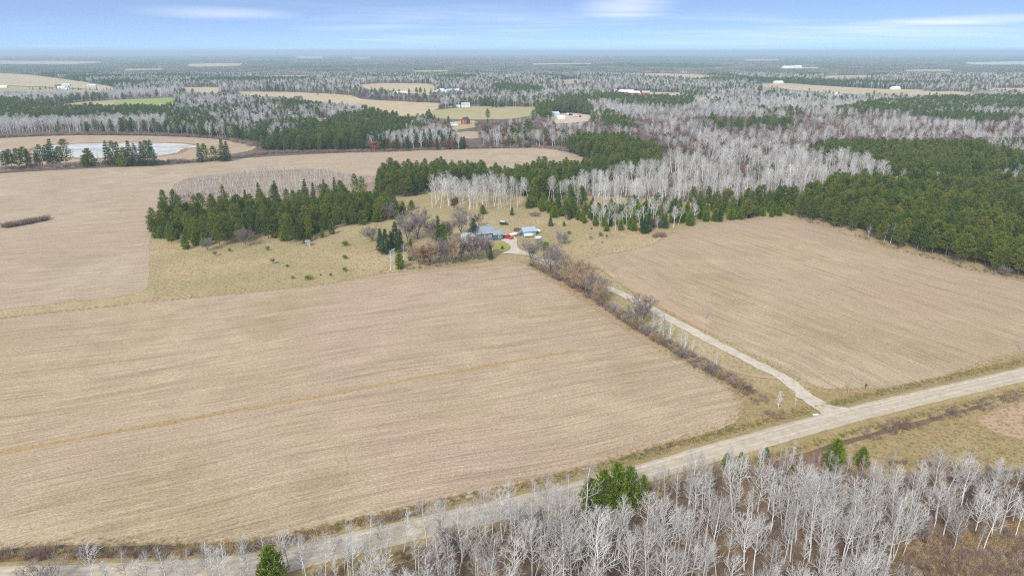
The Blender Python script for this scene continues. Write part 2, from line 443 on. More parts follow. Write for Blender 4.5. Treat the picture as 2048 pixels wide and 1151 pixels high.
sheet('field_corner', [(1955, 838), (2010, 815), (2100, 790), (2350, 735), (2450, 850), (2200, 920), (2048, 880), (1985, 862)], 0.10, MAT['stub_bare'], 'bare tan field corner past the grass bank', 2, 0.5, cat='field')
sheet('harvested_field', FIELD_A, 0.09, MAT['fieldA'], 'large harvested field filling the foreground above the gravel road', 3, 0.45, cat='field')
sheet('harvested_field', FIELD_B, 0.09, MAT['fieldB'], 'harvested field to the right of the driveway beside the pines', 3, 0.45, cat='field')
sheet('harvested_field', FIELD_C, 0.09, MAT['fieldC'], 'harvested field behind the pine grove reaching round to the pond', 4, 0.8, cat='field')
sheet('headland', [(1210, 556), (1245, 570), (1300, 602), (1380, 645), (1450, 680), (1440, 672), (1380, 628), (1320, 592), (1260, 562)], 0.13, MAT['stub_bare'], 'bare orange soil strip between driveway and field', 2, 0.5, cat='soil')
sheet('headland', [(1078, 545), (1110, 566), (1180, 610), (1250, 657), (1330, 706), (1330, 702), (1250, 648), (1180, 596), (1120, 556)], 0.13, MAT['stub_bare'], 'bare orange soil strip beside the hedgerow', 2, 0.4, cat='soil')
sheet('sapling_plot', [(335, 400), (343, 382), (372, 358), (480, 345), (620, 338), (700, 349), (760, 356), (760, 395), (500, 412)], 0.13, MAT['stub_plot'], 'brownish floor of the planted aspen rows', 3, 0.5)
# marsh, pond
MARSH = [(-300, 300), (-100, 285), (0, 277), (150, 271), (330, 273), (450, 280), (508, 291), (500, 301), (440, 312), (330, 326), (200, 331), (0, 342), (-300, 362)]
POND = [(72, 297), (100, 291), (150, 288), (220, 286), (330, 286), (380, 289), (398, 294), (370, 297), (355, 305), (318, 312), (250, 316), (160, 316), (100, 312), (60, 306)]
sheet('marsh', MARSH, 0.12, MAT['marsh'], 'pale tan reed marsh around the pond', 5, 1.2, cat='marsh')
m, t, b = new_mat('painted_reflection_water', 0.45, 0.3)
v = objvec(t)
col = mixrgb(t, mapr(t, nz(t, v, 0.05, 4.0), 0.45, 0.6, 0, 1), (0.56, 0.55, 0.53), (0.40, 0.385, 0.36))  # reflected white cloud painted into the water's base colour as pale mottling
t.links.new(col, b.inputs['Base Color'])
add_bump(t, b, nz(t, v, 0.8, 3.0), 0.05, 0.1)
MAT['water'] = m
sheet('pond', POND, 0.16, MAT['water'], 'pale pond with painted cloud reflection, ringed by tan reeds', 4, 3.0, cat='pond')
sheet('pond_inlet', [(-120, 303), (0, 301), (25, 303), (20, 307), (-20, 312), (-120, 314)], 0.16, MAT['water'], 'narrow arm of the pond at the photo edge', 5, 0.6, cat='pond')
sheet('distant_lake', [(1922, 125.5), (1990, 123.6), (2048, 122.6), (2400, 121.5), (2400, 129.5), (2048, 130), (1950, 129.5)], 1.0, MAT['water'], 'white distant lake near the horizon', 60, 3, cat='lake')  # lake white is the same painted sky reflection as on the pond

# far clearings: name, outline in the photo, material, label
FAR = [
 ('hay_field', [(-250, 140), (0, 146.5), (60, 150), (160, 163), (232, 176), (225, 181), (150, 177), (0, 171), (-250, 168)], 'far_tan', 'tan hay field rising behind the white farm buildings'),
 ('farm_lawn', [(-250, 168), (0, 172), (150, 178), (240, 182), (200, 186), (60, 184), (-250, 182)], 'far_mixed', 'greenish lawn strip around the distant white farm'),
 ('stubble_field', [(85, 215), (150, 205), (238, 200), (240, 214), (150, 217)], 'far_mixed', 'pale end of the green field beyond the pond pines'),
 ('green_field', [(238, 200), (300, 197), (348, 195.5), (351, 212), (240, 214)], 'far_green', 'bright green field beyond the pond pines'),
 ('hay_field', [(366, 175), (440, 175), (440, 186), (372, 184)], 'far_tan', 'small tan clearing between two aspen belts'),
 ('hay_field', [(460, 184), (560, 184), (640, 187), (700, 191), (730, 199), (820, 204), (885, 207), (862, 224), (826, 236), (700, 211), (640, 206), (560, 195), (500, 192)], 'far_tan', 'long tan hay field left of the blue roofed farm'),
 ('hay_field', [(715, 171), (760, 167), (860, 168), (872, 178), (860, 191), (800, 183), (740, 179)], 'far_tan', 'tan pasture behind the long white building'),
 ('pasture', [(858, 224), (930, 213), (1000, 213), (1075, 215), (1062, 231), (1000, 239), (880, 237)], 'far_mixed', 'olive and tan pasture in front of the blue roofed farm'),
 ('gravel_yard', [(1105, 229), (1140, 226), (1182, 231), (1184, 241), (1120, 247), (1100, 240)], 'track', 'tan gravel yard with parked vehicles among the trees'),
 ('hay_field', [(1490, 170), (1560, 166), (1650, 172), (1760, 178), (1850, 180), (1840, 190), (1700, 188), (1590, 180)], 'far_tan', 'tan field band far behind the aspens'),
 ('hay_field', [(1790, 183), (1940, 184), (1942, 192), (1860, 191)], 'far_tan', 'narrow tan field beside the far pine belt'),
 ('hay_field', [(1930, 178), (2048, 176), (2300, 175), (2300, 184), (2048, 184)], 'far_tan', 'tan field at the photo edge below the lake'),
 ('barn_yard', [(1236, 184), (1290, 184), (1385, 187), (1360, 192), (1250, 191)], 'far_tan', 'tan barnyard around the red and white barns'),
 ('hay_field', [(368, 128.5), (430, 126.5), (490, 127), (480, 132), (380, 134)], 'far_tan', 'small far tan field in blue hazy forest'),
 ('hay_field', [(588, 113), (650, 112), (652, 117.5), (588, 117.5)], 'far_tan', 'tiny tan field close to the horizon'),
 ('hay_field', [(700, 115), (745, 113.5), (745, 118), (700, 118.5)], 'far_mixed', 'tiny olive field close to the horizon'),
 ('hay_field', [(-250, 121), (0, 121.5), (220, 123.5), (150, 129), (0, 128.5), (-250, 128)], 'far_tan', 'far tan field strip under the pale hills'),
 ('hay_field', [(1280, 147), (1400, 149), (1425, 155), (1400, 157), (1290, 152)], 'far_tan', 'thin tan field strip beside the golden tree'),
 ('clearing', [(905, 267), (950, 263), (975, 270), (940, 278)], 'marsh', 'tan reedy clearing below the red house'),
 ('clearing', [(630, 238), (655, 235), (665, 243), (640, 247)], 'marsh', 'little sandy clearing among spruces'),
 ('clearing', [(1870, 369), (1960, 364), (1975, 377), (1890, 383)], 'litter', 'small clearing inside the pine plantation'),
 ('house_clearing', [(895, 246), (945, 241), (955, 253), (905, 260)], 'far_mixed', 'lawn beside the red gabled house'),
 ('hay_field', [(1555, 135), (1640, 134.5), (1645, 137.5), (1560, 138)], 'far_tan', 'far tan patch with white sheds near the horizon'),
 ('hay_field', [(820, 141), (900, 140), (905, 143), (825, 144.5)], 'far_mixed', 'faint olive strip far above the barns'),
 ('hay_field', [(1060, 127), (1180, 126), (1190, 128.5), (1065, 130)], 'far_tan', 'faint far tan strip above the centre'),
 ('hay_field', [(1480, 119), (1560, 118.5), (1565, 121), (1485, 122)], 'far_tan', 'faint far tan strip left of the lake'),
 ('hay_field', [(240, 138), (330, 137), (335, 140), (245, 141.5)], 'far_mixed', 'faint far olive strip right of the hills'),
 ('hay_field', [(1650, 152), (1740, 151), (1748, 154.5), (1655, 156)], 'far_tan', 'faint far tan strip below the white halls'),
 ('hay_field', [(520, 152), (640, 150), (650, 154), (525, 156)], 'far_mixed', 'faint far olive strip above the tan hay field'),
 ('hay_field', [(1800, 140), (1905, 139), (1910, 142.5), (1810, 143.5)], 'far_tan', 'faint far tan strip below the lake'),
 ('sand_pit', [(1120, 161), (1150, 158), (1170, 163), (1135, 168)], 'marsh', 'small far sandy clearing on the wooded slope'),
]
for i, (nm, poly, mk, lb) in enumerate(FAR):
    d = G(*poly[0]).length
    sheet(nm, poly, 0.15 + d / 20000.0, MAT[mk], lb, max(6, d / 100), d / 900, cat='field', seed=i)

# ---- gravel road on its low bank, driveway, tracks
ROAD_PX = [(-700, 1180), (-300, 1172), (0, 1162), (300, 1152), (540, 1130), (700, 1092), (900, 1046), (1150, 988), (1400, 916), (1680, 838), (1860, 794), (2048, 751), (2400, 672)]
road_pts = catmull([G(*p) for p in ROAD_PX], 3.0, closed=False)
strip('road_bank', road_pts, 9, 0.0, MAT['verge'], 'low grassy bank carrying the gravel road', 0.6,
      profile=[(-6.4, 0.10), (-3.6, 0.48), (0, 0.52), (3.6, 0.48), (6.3, 0.16), (7.6, 0.12)], cat='verge')
strip('gravel_road', road_pts, 3.6, 0.0, MAT['gravel'], 'pale gravel road running diagonally across the foreground', 0.22,
      profile=[(-3.1, 0.52), (-2.0, 0.58), (0, 0.63), (2.0, 0.58), (3.1, 0.52)], cat='road')
ditch_pts = [p for p in road_pts if PX(p.x, p.y)[0] < 865]
strip('ditch', ditch_pts, 1, 0.0, MAT['ditch'], 'dark red brown ditch between the big field and the road', 0.7, profile=[(-6.9, 0.14), (-5.6, 0.24), (-4.4, 0.40)], cat='ditch')
for off, w in ((-1.9, 0.35), (-0.5, 0.3), (1.2, 0.35)):
    strip('wheel_track', road_pts, w, 0.0, MAT['drive'], 'paler worn wheel track along the gravel road', 0.16, seed=int(off * 10) + 40,
          profile=[(off - w, 0.598 + 0.012 * (2 - abs(off))), (off + w, 0.602 + 0.012 * (2 - abs(off)))], cat='wheel track')
DRIVE_PX = [(1690, 836), (1655, 818), (1612, 792), (1588, 772), (1560, 752), (1500, 722), (1420, 681), (1340, 638), (1275, 603), (1225, 580), (1180, 560), (1130, 537), (1085, 517), (1045, 507)]
drive_pts = catmull([G(*p) for p in DRIVE_PX], 2.0, closed=False)
strip('driveway', drive_pts, 2.1, 0.0, MAT['drive'], 'pale gravel driveway from the road to the farmhouse', 0.45,
      profile=[(-1.95, 0.17), (-0.6, 0.22), (0.6, 0.22), (1.95, 0.17)], cat='driveway')
mouth = sheet('driveway_mouth', [(1600, 795), (1625, 795), (1660, 812), (1720, 822), (1760, 817), (1680, 842), (1640, 848), (1648, 836), (1625, 816)], 0.57, MAT['drive'], 'flared gravel mouth where the driveway meets the road', 1.0, 0.15, cat='driveway')
for v_ in mouth.data.vertices:
    dm = min((Vector((v_.co.x, v_.co.y, 0)) - p).length for p in road_pts)
    v_.co.z = 0.60 if dm < 3.0 else max(0.24, 0.60 - (dm - 3.0) * 0.07)
sheet('farmyard', [(1001, 481), (1015, 474), (1026, 472), (1034, 479), (1033, 489), (1040, 500), (1062, 508), (1085, 514), (1100, 524), (1080, 521), (1050, 511), (1025, 508), (1004, 507), (1018, 501), (1022, 496), (1017, 489), (1008, 484)], 0.25, MAT['drive'], 'pale gravel yard beside the blue farmhouse', 1.0, 0.2, cat='yard')
sheet('farmyard_apron', [(992, 470), (1010, 469), (1015, 473), (1005, 476), (994, 475)], 0.20, MAT['drive'], 'small pale gravel apron at the end of the house', 1.0, 0.2, cat='yard')
sheet('yard_lawn', [(996, 487), (1008, 487), (1019, 494), (1016, 500), (1003, 504), (992, 500), (985, 494)], 0.20, MAT['green_lawn'] if 'green_lawn' in MAT else ground_mat('lawn', (0.27, 0.26, 0.08), (0.22, 0.25, 0.06), (0.36, 0.27, 0.10), 0.1, 0.5, 2.5, 0.3, 0.3), 'small green lawn between house and gravel yard', 1.0, 0.2, cat='lawn')
side_pts = catmull([G(*p) for p in [(1555, 756), (1515, 752), (1470, 742), (1435, 728), (1405, 708)]], 2.0, closed=False)
strip('side_track', side_pts, 1.3, 0.0, MAT['stub_bare'], 'short sandy track leaving the driveway toward the rubble piles', 0.5, profile=[(-0.9, 0.14), (0.9, 0.14)], cat='track')
sheet('puddle_bed', [(1592, 786), (1606, 782), (1622, 788), (1624, 796), (1606, 800), (1592, 795)], 0.28, MAT['track'], 'sandy hollow beside the driveway', 0.8, 0.1)
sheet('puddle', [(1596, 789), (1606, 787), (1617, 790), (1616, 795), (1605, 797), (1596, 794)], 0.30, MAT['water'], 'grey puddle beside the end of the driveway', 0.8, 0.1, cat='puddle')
# grass corners on both sides of the driveway mouth, brown scrub strips along the road
sheet('verge_corner', [(1500, 790), (1560, 770), (1590, 790), (1625, 815), (1646, 835), (1560, 858), (1440, 888), (1470, 850), (1490, 825)], 0.12, MAT['verge'], 'rough grass corner between field and driveway mouth', 1.5, 0.4, cat='verge')
sheet('verge_corner', [(1618, 783), (1680, 782), (1800, 779), (1900, 757), (2048, 708), (2300, 655), (2300, 668), (2048, 735), (1900, 772), (1780, 804), (1720, 818), (1670, 808)], 0.12, MAT['verge'], 'grass and straw verge between right field and road', 1.5, 0.4, cat='verge')
# a weedy seam along the rows of the big field
weed_px = [(-150, 928), (0, 905), (150, 878), (350, 842), (600, 800), (800, 762), (1000, 727), (1150, 701)]
weed_pts = catmull([G(*p) for p in weed_px], 2.0, closed=False)
MAT['weed'] = ground_mat('weed_seam', (0.36, 0.245, 0.10), (0.385, 0.275, 0.125), (0.35, 0.26, 0.145), 0.05, 0.4, 2.5, 0.3, 0.3)
strip('weed_seam', weed_pts, 0.8, 0.0, MAT['weed'], 'golden weedy seam across the big harvested field', 0.6, profile=[(-0.65, 0.11), (0.65, 0.11)], cat='weeds')

MAT['rut'] = ground_mat('tyre_rut', (0.31, 0.24, 0.155), (0.34, 0.265, 0.17), (0.37, 0.29, 0.185), 0.1, 0.5, 2.5, 0.3, 0.3)
for i, ln in enumerate(([(1040, 530), (1100, 575), (1170, 622), (1260, 682), (1350, 730), (1410, 762)], [(700, 935), (690, 900), (720, 880), (790, 880)])):
    strip('tyre_track', catmull([G(*p) for p in ln], 2.0, closed=False), 0.2, 0.0, MAT['rut'], ('faint tyre track along the hedgerow side of the big field', 'faint turning tyre track in the middle of the big field')[i], 0.12, profile=[(-0.14, 0.105), (0.14, 0.105)], cat='tyre track')
# ---- hills on the horizon
def ridge(name, x0, x1, y, h, depth, label, seed):
    xs_ = np.linspace(x0, x1, 60); V = []; F = []
    for j, (dy, k) in enumerate(((-depth, 0.0), (-depth * 0.4, 0.7), (0, 1.0), (depth * 0.5, 0.6), (depth, 0.0))):
        for i, x in enumerate(xs_):
            e = math.sin(math.pi * i / 59.0) ** 0.6
            n = 0.75 + 0.5 * float(vnoise(np.array([x / 1700.0]), np.array([j * 0.4]), seed)[0]) * 0.6
            V.append((x, y + dy, max(-0.5, h * k * e * n - (0.5 if k == 0 else 0))))
    for j in range(4):
        for i in range(59):
            a = j * 60 + i
            F.append((a, a + 1, a + 61, a + 60))
    link(name, mk_mesh(name, V, F, [MAT['hill']], smooth=True), kind='structure', label=label, cat='hills')
MAT['hill'] = ground_mat('hill_forest', (0.16, 0.15, 0.12), (0.20, 0.19, 0.15), (0.10, 0.12, 0.08), 0.0012, 0.006, 0.05, 0.3, 0.0)
ridge('hills', -26000, 26000, 27000, 72, 4000, 'long low wooded rise along the horizon', 2)
ridge('hills', -21000, -7500, 24000, 92, 2500, 'pale low hills at the horizon on the left', 8)
# ------------------------------------------------------------------ tree shapes
class Geo:
    def __init__(self): self.v = []; self.f = []
    def tube(self, pts, rads, n=3):
        v = self.v; f = self.f
        b0 = len(v); m = len(pts)
        for i in range(m):
            p = pts[i]
            a = pts[max(i - 1, 0)]; c = pts[min(i + 1, m - 1)]
            dx, dy, dz = c[0] - a[0], c[1] - a[1], c[2] - a[2]
            L = math.sqrt(dx * dx + dy * dy + dz * dz) or 1.0
            dx /= L; dy /= L; dz /= L
            if abs(dz) < 0.9: ux, uy, uz = dy, -dx, 0.0
            else: ux, uy, uz = 0.0, dz, -dy
            L = math.sqrt(ux * ux + uy * uy + uz * uz) or 1.0
            ux /= L; uy /= L; uz /= L
            wx, wy, wz = dy * uz - dz * uy, dz * ux - dx * uz, dx * uy - dy * ux
            r = rads[i]
            for k in range(n):
                cs = math.cos(2 * math.pi * k / n) * r; sn = math.sin(2 * math.pi * k / n) * r
                v.append((p[0] + ux * cs + wx * sn, p[1] + uy * cs + wy * sn, p[2] + uz * cs + wz * sn))
        for i in range(m - 1):
            for k in range(n):
                a = b0 + i * n + k; c = b0 + i * n + (k + 1) % n
                f.append((a, c, c + n, a + n))
    def tri(self, a, b, c):
        i = len(self.v); self.v += [a, b, c]; self.f.append((i, i + 1, i + 2))
    def quad(self, a, b, c, d):
        i = len(self.v); self.v += [a, b, c, d]; self.f.append((i, i + 1, i + 2, i + 3))
def wander(rg, p, d, L, segs, up=0.15, jit=0.15):
    pts = [p]; d = list(d)
    for i in range(segs):
        s = L / segs
        d = [d[0] + rg.gauss(0, jit), d[1] + rg.gauss(0, jit), d[2] + rg.gauss(0, jit) + up]
        q = math.sqrt(sum(x * x for x in d)); d = [x / q for x in d]
        p = (p[0] + d[0] * s, p[1] + d[1] * s, p[2] + d[2] * s)
        pts.append(p)
    return pts, d
def lerp3(a, b, t): return (a[0] + (b[0] - a[0]) * t, a[1] + (b[1] - a[1]) * t, a[2] + (b[2] - a[2]) * t)
def at_path(pts, t):
    x = t * (len(pts) - 1); i = min(int(x), len(pts) - 2)
    return lerp3(pts[i], pts[i + 1], x - i), tuple(pts[i + 1][k] - pts[i][k] for k in range(3))
def deviate(rg, d, ang, az=None):
    """unit direction at an angle from d"""
    D = Vector(d).normalized()
    u = D.orthogonal().normalized(); w = D.cross(u)
    a = rg.uniform(0, 2 * math.pi) if az is None else az
    r = D * math.cos(ang) + (u * math.cos(a) + w * math.sin(a)) * math.sin(ang)
    return (r.x, r.y, r.z)

def aspen(seed, H=13.0, bare=0.42, nb=26, spread=1.0, thick=1.0, lean=0.03, sub=6, tw=4):
    rg = random.Random(seed)
    T, C = Geo(), Geo()
    d0 = (rg.gauss(0, lean), rg.gauss(0, lean), 1.0)
    pts, _ = wander(rg, (0, 0, -0.3), d0, H + 0.3, 9, 0.12, 0.035)
    r0 = 0.125 * thick * (H / 13.0) ** 0.8
    T.tube(pts, [r0 * (1.15 - 0.95 * (i / 9.0)) + 0.012 for i in range(10)], 5)
    for k in range(nb):
        t = bare + (0.97 - bare) * ((k + rg.random()) / nb) ** 0.9
        p, dd = at_path(pts, t)
        rel = (t - bare) / (1 - bare)
        L = H * (0.30 * (1 - rel) ** 0.7 + 0.06) * rg.uniform(0.7, 1.15) * spread
        if rel < 0.15: L *= 0.7
        bd = deviate(rg, dd, R(rg.uniform(38, 62)), k * 2.4 + rg.uniform(-0.6, 0.6))
        bp, _ = wander(rg, p, bd, L, 4, 0.16, 0.12)
        rb = (0.045 * (1 - rel) + 0.022) * thick
        C.tube(bp, [rb * (1 - 0.18 * i) for i in range(5)], 3)
        for j in range(sub):
            tt = 0.25 + 0.75 * (j + rg.random()) / sub
            q, qd = at_path(bp, min(tt, 0.99))
            L2 = L * rg.uniform(0.25, 0.5) * (1.15 - tt * 0.5)
            sd_ = deviate(rg, qd, R(rg.uniform(28, 55)))
            sp, _ = wander(rg, q, sd_, L2, 2, 0.2, 0.12)
            C.tube(sp, [rb * 0.55, rb * 0.42, rb * 0.25], 3)
            for i in range(tw):
                w, wd = at_path(sp, rg.uniform(0.2, 0.98))
                td = deviate(rg, wd, R(rg.uniform(20, 50)))
                L3 = rg.uniform(0.3, 0.75)
                C.tube([w, (w[0] + td[0] * L3, w[1] + td[1] * L3, w[2] + (td[2] + 0.15) * L3)], [0.011 * thick, 0.005 * thick], 3)
    return T, C
def bare_tree(seed, H=9.0, W=8.0, limbs=6, dens=1.0, thick=1.0, lowfork=0.14):
    """round leafless crown of fine twigs on forked limbs"""
    rg = random.Random(seed)
    T, C = Geo(), Geo()
    hf = H * lowfork
    T.tube([(0, 0, -0.3), (rg.gauss(0, .05), rg.gauss(0, .05), hf * 0.6), (0, 0, hf)], [0.022 * H, 0.018 * H, 0.016 * H], 6)
    for l in range(limbs):
        az = 2 * math.pi * l / limbs + rg.uniform(-0.4, 0.4)
        inc = R(rg.uniform(4, 16) if l == 0 else rg.uniform(20, 52))
        d = (math.sin(inc) * math.cos(az) * W / H, math.sin(inc) * math.sin(az) * W / H, math.cos(inc))
        L = H * rg.uniform(0.55, 0.74)
        lp, _ = wander(rg, (0, 0, hf * rg.uniform(0.6, 1)), d, L, 6, 0.05, 0.11)
        r1 = 0.0095 * H
        T.tube(lp, [r1 * (1 - 0.13 * i) for i in range(7)], 4)
        nb = int(11 * dens)
        for k in range(nb):
            t = 0.2 + 0.79 * (k + rg.random()) / nb
            p, dd = at_path(lp, t)
            L1 = H * rg.uniform(0.2, 0.34) * (1.1 - 0.4 * t)
            bd = deviate(rg, dd, R(rg.uniform(28, 70)))
            bp, _ = wander(rg, p, bd, L1, 3, 0.10, 0.17)
            C.tube(bp, [0.028, 0.022, 0.017, 0.012], 3)
            for j in range(7):
                q, qd = at_path(bp, 0.2 + 0.79 * (j + rg.random()) / 7)
                sd_ = deviate(rg, qd, R(rg.uniform(25, 65)))
                L2 = L1 * rg.uniform(0.3, 0.55)
                sp, _ = wander(rg, q, sd_, L2, 2, 0.10, 0.18)
                C.tube(sp, [0.012 * thick, 0.010 * thick, 0.007 * thick], 3)
                for i in range(6):
                    w, wd = at_path(sp, rg.uniform(0.1, 0.99))
                    td = deviate(rg, wd, R(rg.uniform(20, 60)))
                    L3 = rg.uniform(0.3, 0.7)
                    C.tube([w, (w[0] + td[0] * L3, w[1] + td[1] * L3, w[2] + (td[2] + 0.1) * L3)], [0.009 * thick, 0.006 * thick], 3)
    return T, C
def leafed(seed, H=8.0, W=6.0, n=1500, size=0.2):
    """leafless skeleton plus clinging dead leaves (oak) in uneven clumps"""
    rg = random.Random(seed)
    T, C0 = bare_tree(seed, H, W, 5, 0.55)
    L = Geo()
    src = C0.v
    clumps = [src[rg.randrange(len(src))] for _ in range(60)]
    for i in range(n):
        c = clumps[rg.randrange(60)]
        p = (c[0] + rg.gauss(0, 0.42), c[1] + rg.gauss(0, 0.42), max(0.6, c[2] + rg.gauss(0, 0.36)))
        a = deviate(rg, (0, 0, 1), rg.uniform(0, math.pi)); b = deviate(rg, a, math.pi / 2)
        s = size * rg.uniform(0.6, 1.4)
        L.quad(p, (p[0] + a[0] * s, p[1] + a[1] * s, p[2] + a[2] * s),
               (p[0] + (a[0] + b[0]) * s, p[1] + (a[1] + b[1]) * s, p[2] + (a[2] + b[2]) * s),
               (p[0] + b[0] * s, p[1] + b[1] * s, p[2] + b[2] * s))
    T.v_off = len(T.v)
    o = len(T.v); T.v += C0.v; T.f += [tuple(i + o for i in f) for f in C0.f]
    return T, L
def tuft(g, rg, p, d, L, w, n):
    for i in range(n):
        a = deviate(rg, d, R(abs(rg.gauss(0, 38))))
        b = deviate(rg, a, math.pi / 2)
        l = L * rg.uniform(0.6, 1.2)
        s = (p[0] + rg.gauss(0, L * 0.25), p[1] + rg.gauss(0, L * 0.25), p[2] + rg.gauss(0, L * 0.15))
        g.tri((s[0] - b[0] * w, s[1] - b[1] * w, s[2] - b[2] * w), (s[0] + b[0] * w, s[1] + b[1] * w, s[2] + b[2] * w),
              (s[0] + a[0] * l, s[1] + a[1] * l, s[2] + a[2] * l))
def pine(seed, H=14.0, W=4.6, base=0.3, whorls=15, arms=7, dens=1.0, sharp=0.8, nt=6):
    """conifer with whorls of upswept branches and needle tufts"""
    rg = random.Random(seed)
    T, C = Geo(), Geo()
    pts, _ = wander(rg, (0, 0, -0.3), (rg.gauss(0, .015), rg.gauss(0, .015), 1), H * 0.97 + 0.3, 7, 0.15, 0.02)
    T.tube(pts, [0.011 * H * (1.1 - 0.14 * i) for i in range(8)], 5)
    for k in range(whorls):
        t = base + (0.96 - base) * (k + rg.uniform(0.2, 0.8)) / whorls
        rel = (t - base) / (1 - base)
        rad = W / 2 * (min(1.0, 0.55 + rel * 2.2) * (1 - rel ** (1.0 / sharp * 1.9)) + 0.10)
        p, dd = at_path(pts, t)
        for a in range(arms):
            if rg.random() < 0.1: continue
            az = 2 * math.pi * (a + rg.uniform(-0.3, 0.3)) / arms + k * 0.9
            r = rad * rg.uniform(0.7, 1.2)
            rise = 0.05 + 0.55 * rel + rg.gauss(0, 0.08)
            d = (math.cos(az), math.sin(az), rise)
            e = (p[0] + d[0] * r, p[1] + d[1] * r, p[2] + d[2] * r)
            if a % 2 == 0: T.tube([p, e], [0.035, 0.012], 3)
            m = max(1, int(round((1 + r / 0.55) * dens)))
            for j in range(m):
                s = 0.3 + 0.72 * (j + rg.random() * 0.7) / m
                q = (p[0] + d[0] * r * s, p[1] + d[1] * r * s, p[2] + d[2] * r * s + 0.1 * s)
                tuft(C, rg, q, (d[0] * 0.75, d[1] * 0.75, 0.75), 0.55, 0.10, nt)
    p, _ = at_path(pts, 0.97)
    tuft(C, rg, p, (0, 0, 1), 0.7, 0.07, 10)
    return T, C
def spruce(seed, H=12.0, W=4.0, base=0.05, whorls=24, arms=8, nt=5, droop=0.28):
    rg = random.Random(seed)
    T, C = Geo(), Geo()
    T.tube([(0, 0, -0.3), (0, 0, H * 0.5), (0, 0, H * 0.98)], [0.013 * H, 0.008 * H, 0.002 * H], 5)
    for k in range(whorls):
        t = base + (0.97 - base) * (k + rg.uniform(0.2, 0.8)) / whorls
        rel = (t - base) / (1 - base)
        rad = W / 2 * ((1 - rel) ** 0.85 * min(1, 0.75 + rel * 2) + 0.03)
        for a in range(arms):
            if rg.random() < 0.08: continue
            az = 2 * math.pi * (a + rg.uniform(-0.35, 0.35)) / arms + k * 1.3
            r = rad * rg.uniform(0.65, 1.2)
            d = (math.cos(az), math.sin(az), -droop * (1 - rel) + 0.15 * rel)
            z = H * t
            e = (d[0] * r, d[1] * r, z + d[2] * r)
            if a % 2 == 0: T.tube([(0, 0, z), e], [0.03, 0.01], 3)
            m = max(1, int(round(1 + r / 0.45)))
            for j in range(m):
                s = 0.25 + 0.8 * (j + rg.random() * 0.7) / m
                tuft(C, rg, (d[0] * r * s, d[1] * r * s, z + d[2] * r * s), (d[0], d[1], 0.12), 0.46, 0.08, nt)
    tuft(C, rg, (0, 0, H * 0.95), (0, 0, 1), 0.7, 0.05, 8)
    return T, C
def brush(seed, H=1.6, W=1.8, stems=26, twg=6, r=0.02):
    rg = random.Random(seed); g = Geo()
    for k in range(stems):
        az = rg.uniform(0, 6.283); rr = rg.uniform(0, W * 0.35)
        p = (rr * math.cos(az), rr * math.sin(az), -0.05)
        d = (0.4 * math.cos(az) + rg.gauss(0, .15), 0.4 * math.sin(az) + rg.gauss(0, .15), 1.0)
        L = H * rg.uniform(0.6, 1.1)
        sp, _ = wander(rg, p, d, L, 3, 0.0, 0.14)
        g.tube(sp, [r, r * 0.8, r * 0.6, r * 0.35], 3)
        for j in range(twg):
            q, qd = at_path(sp, rg.uniform(0.3, 0.98)); td = deviate(rg, qd, R(rg.uniform(20, 50))); l = L * rg.uniform(0.15, 0.4)
            g.tube([q, (q[0] + td[0] * l, q[1] + td[1] * l, q[2] + td[2] * l)], [r * 0.6, r * 0.3], 3)
    return g
def grass(seed, H=0.6, W=0.9, n=50, w=0.03):
    rg = random.Random(seed); g = Geo()
    for k in range(n):
        az = rg.uniform(0, 6.283); rr = W * 0.5 * math.sqrt(rg.random())
        x, y = rr * math.cos(az), rr * math.sin(az); a2 = rg.uniform(0, 6.283)
        h = H * rg.uniform(0.5, 1.15)
        g.tri((x - w * math.cos(a2), y - w * math.sin(a2), -0.02), (x + w * math.cos(a2), y + w * math.sin(a2), -0.02),
              (x + rg.gauss(0, 0.7) * h, y + rg.gauss(0, 0.7) * h, h * rg.uniform(0.4, 1)))
    return g
def blob_bush(seed, H=2.0, W=2.2, n=700, size=0.16):
    """leafy evergreen bush: short stems and many small leaf faces on an uneven dome"""
    rg = random.Random(seed); T = Geo(); C = Geo()
    for k in range(6):
        az = k * 1.05; T.tube([(0, 0, -0.1), (0.3 * W * math.cos(az), 0.3 * W * math.sin(az), H * 0.7)], [0.05, 0.015], 3)
    lob = [(rg.uniform(-.3, .3) * W, rg.uniform(-.3, .3) * W, H * rg.uniform(0.3, 0.68), rg.uniform(0.22, 0.36) * W) for _ in range(9)]
    for i in range(n):
        c = lob[rg.randrange(9)]
        d = deviate(rg, (0, 0, 1), math.acos(rg.uniform(-0.7, 1)))
        rr = c[3] * rg.uniform(0.6, 1.05)
        p = (c[0] + d[0] * rr, c[1] + d[1] * rr, max(0.05, c[2] + d[2] * rr * H / W))
        tuft(C, rg, p, d, size * 2, size * 0.4, 1)
    return T, C

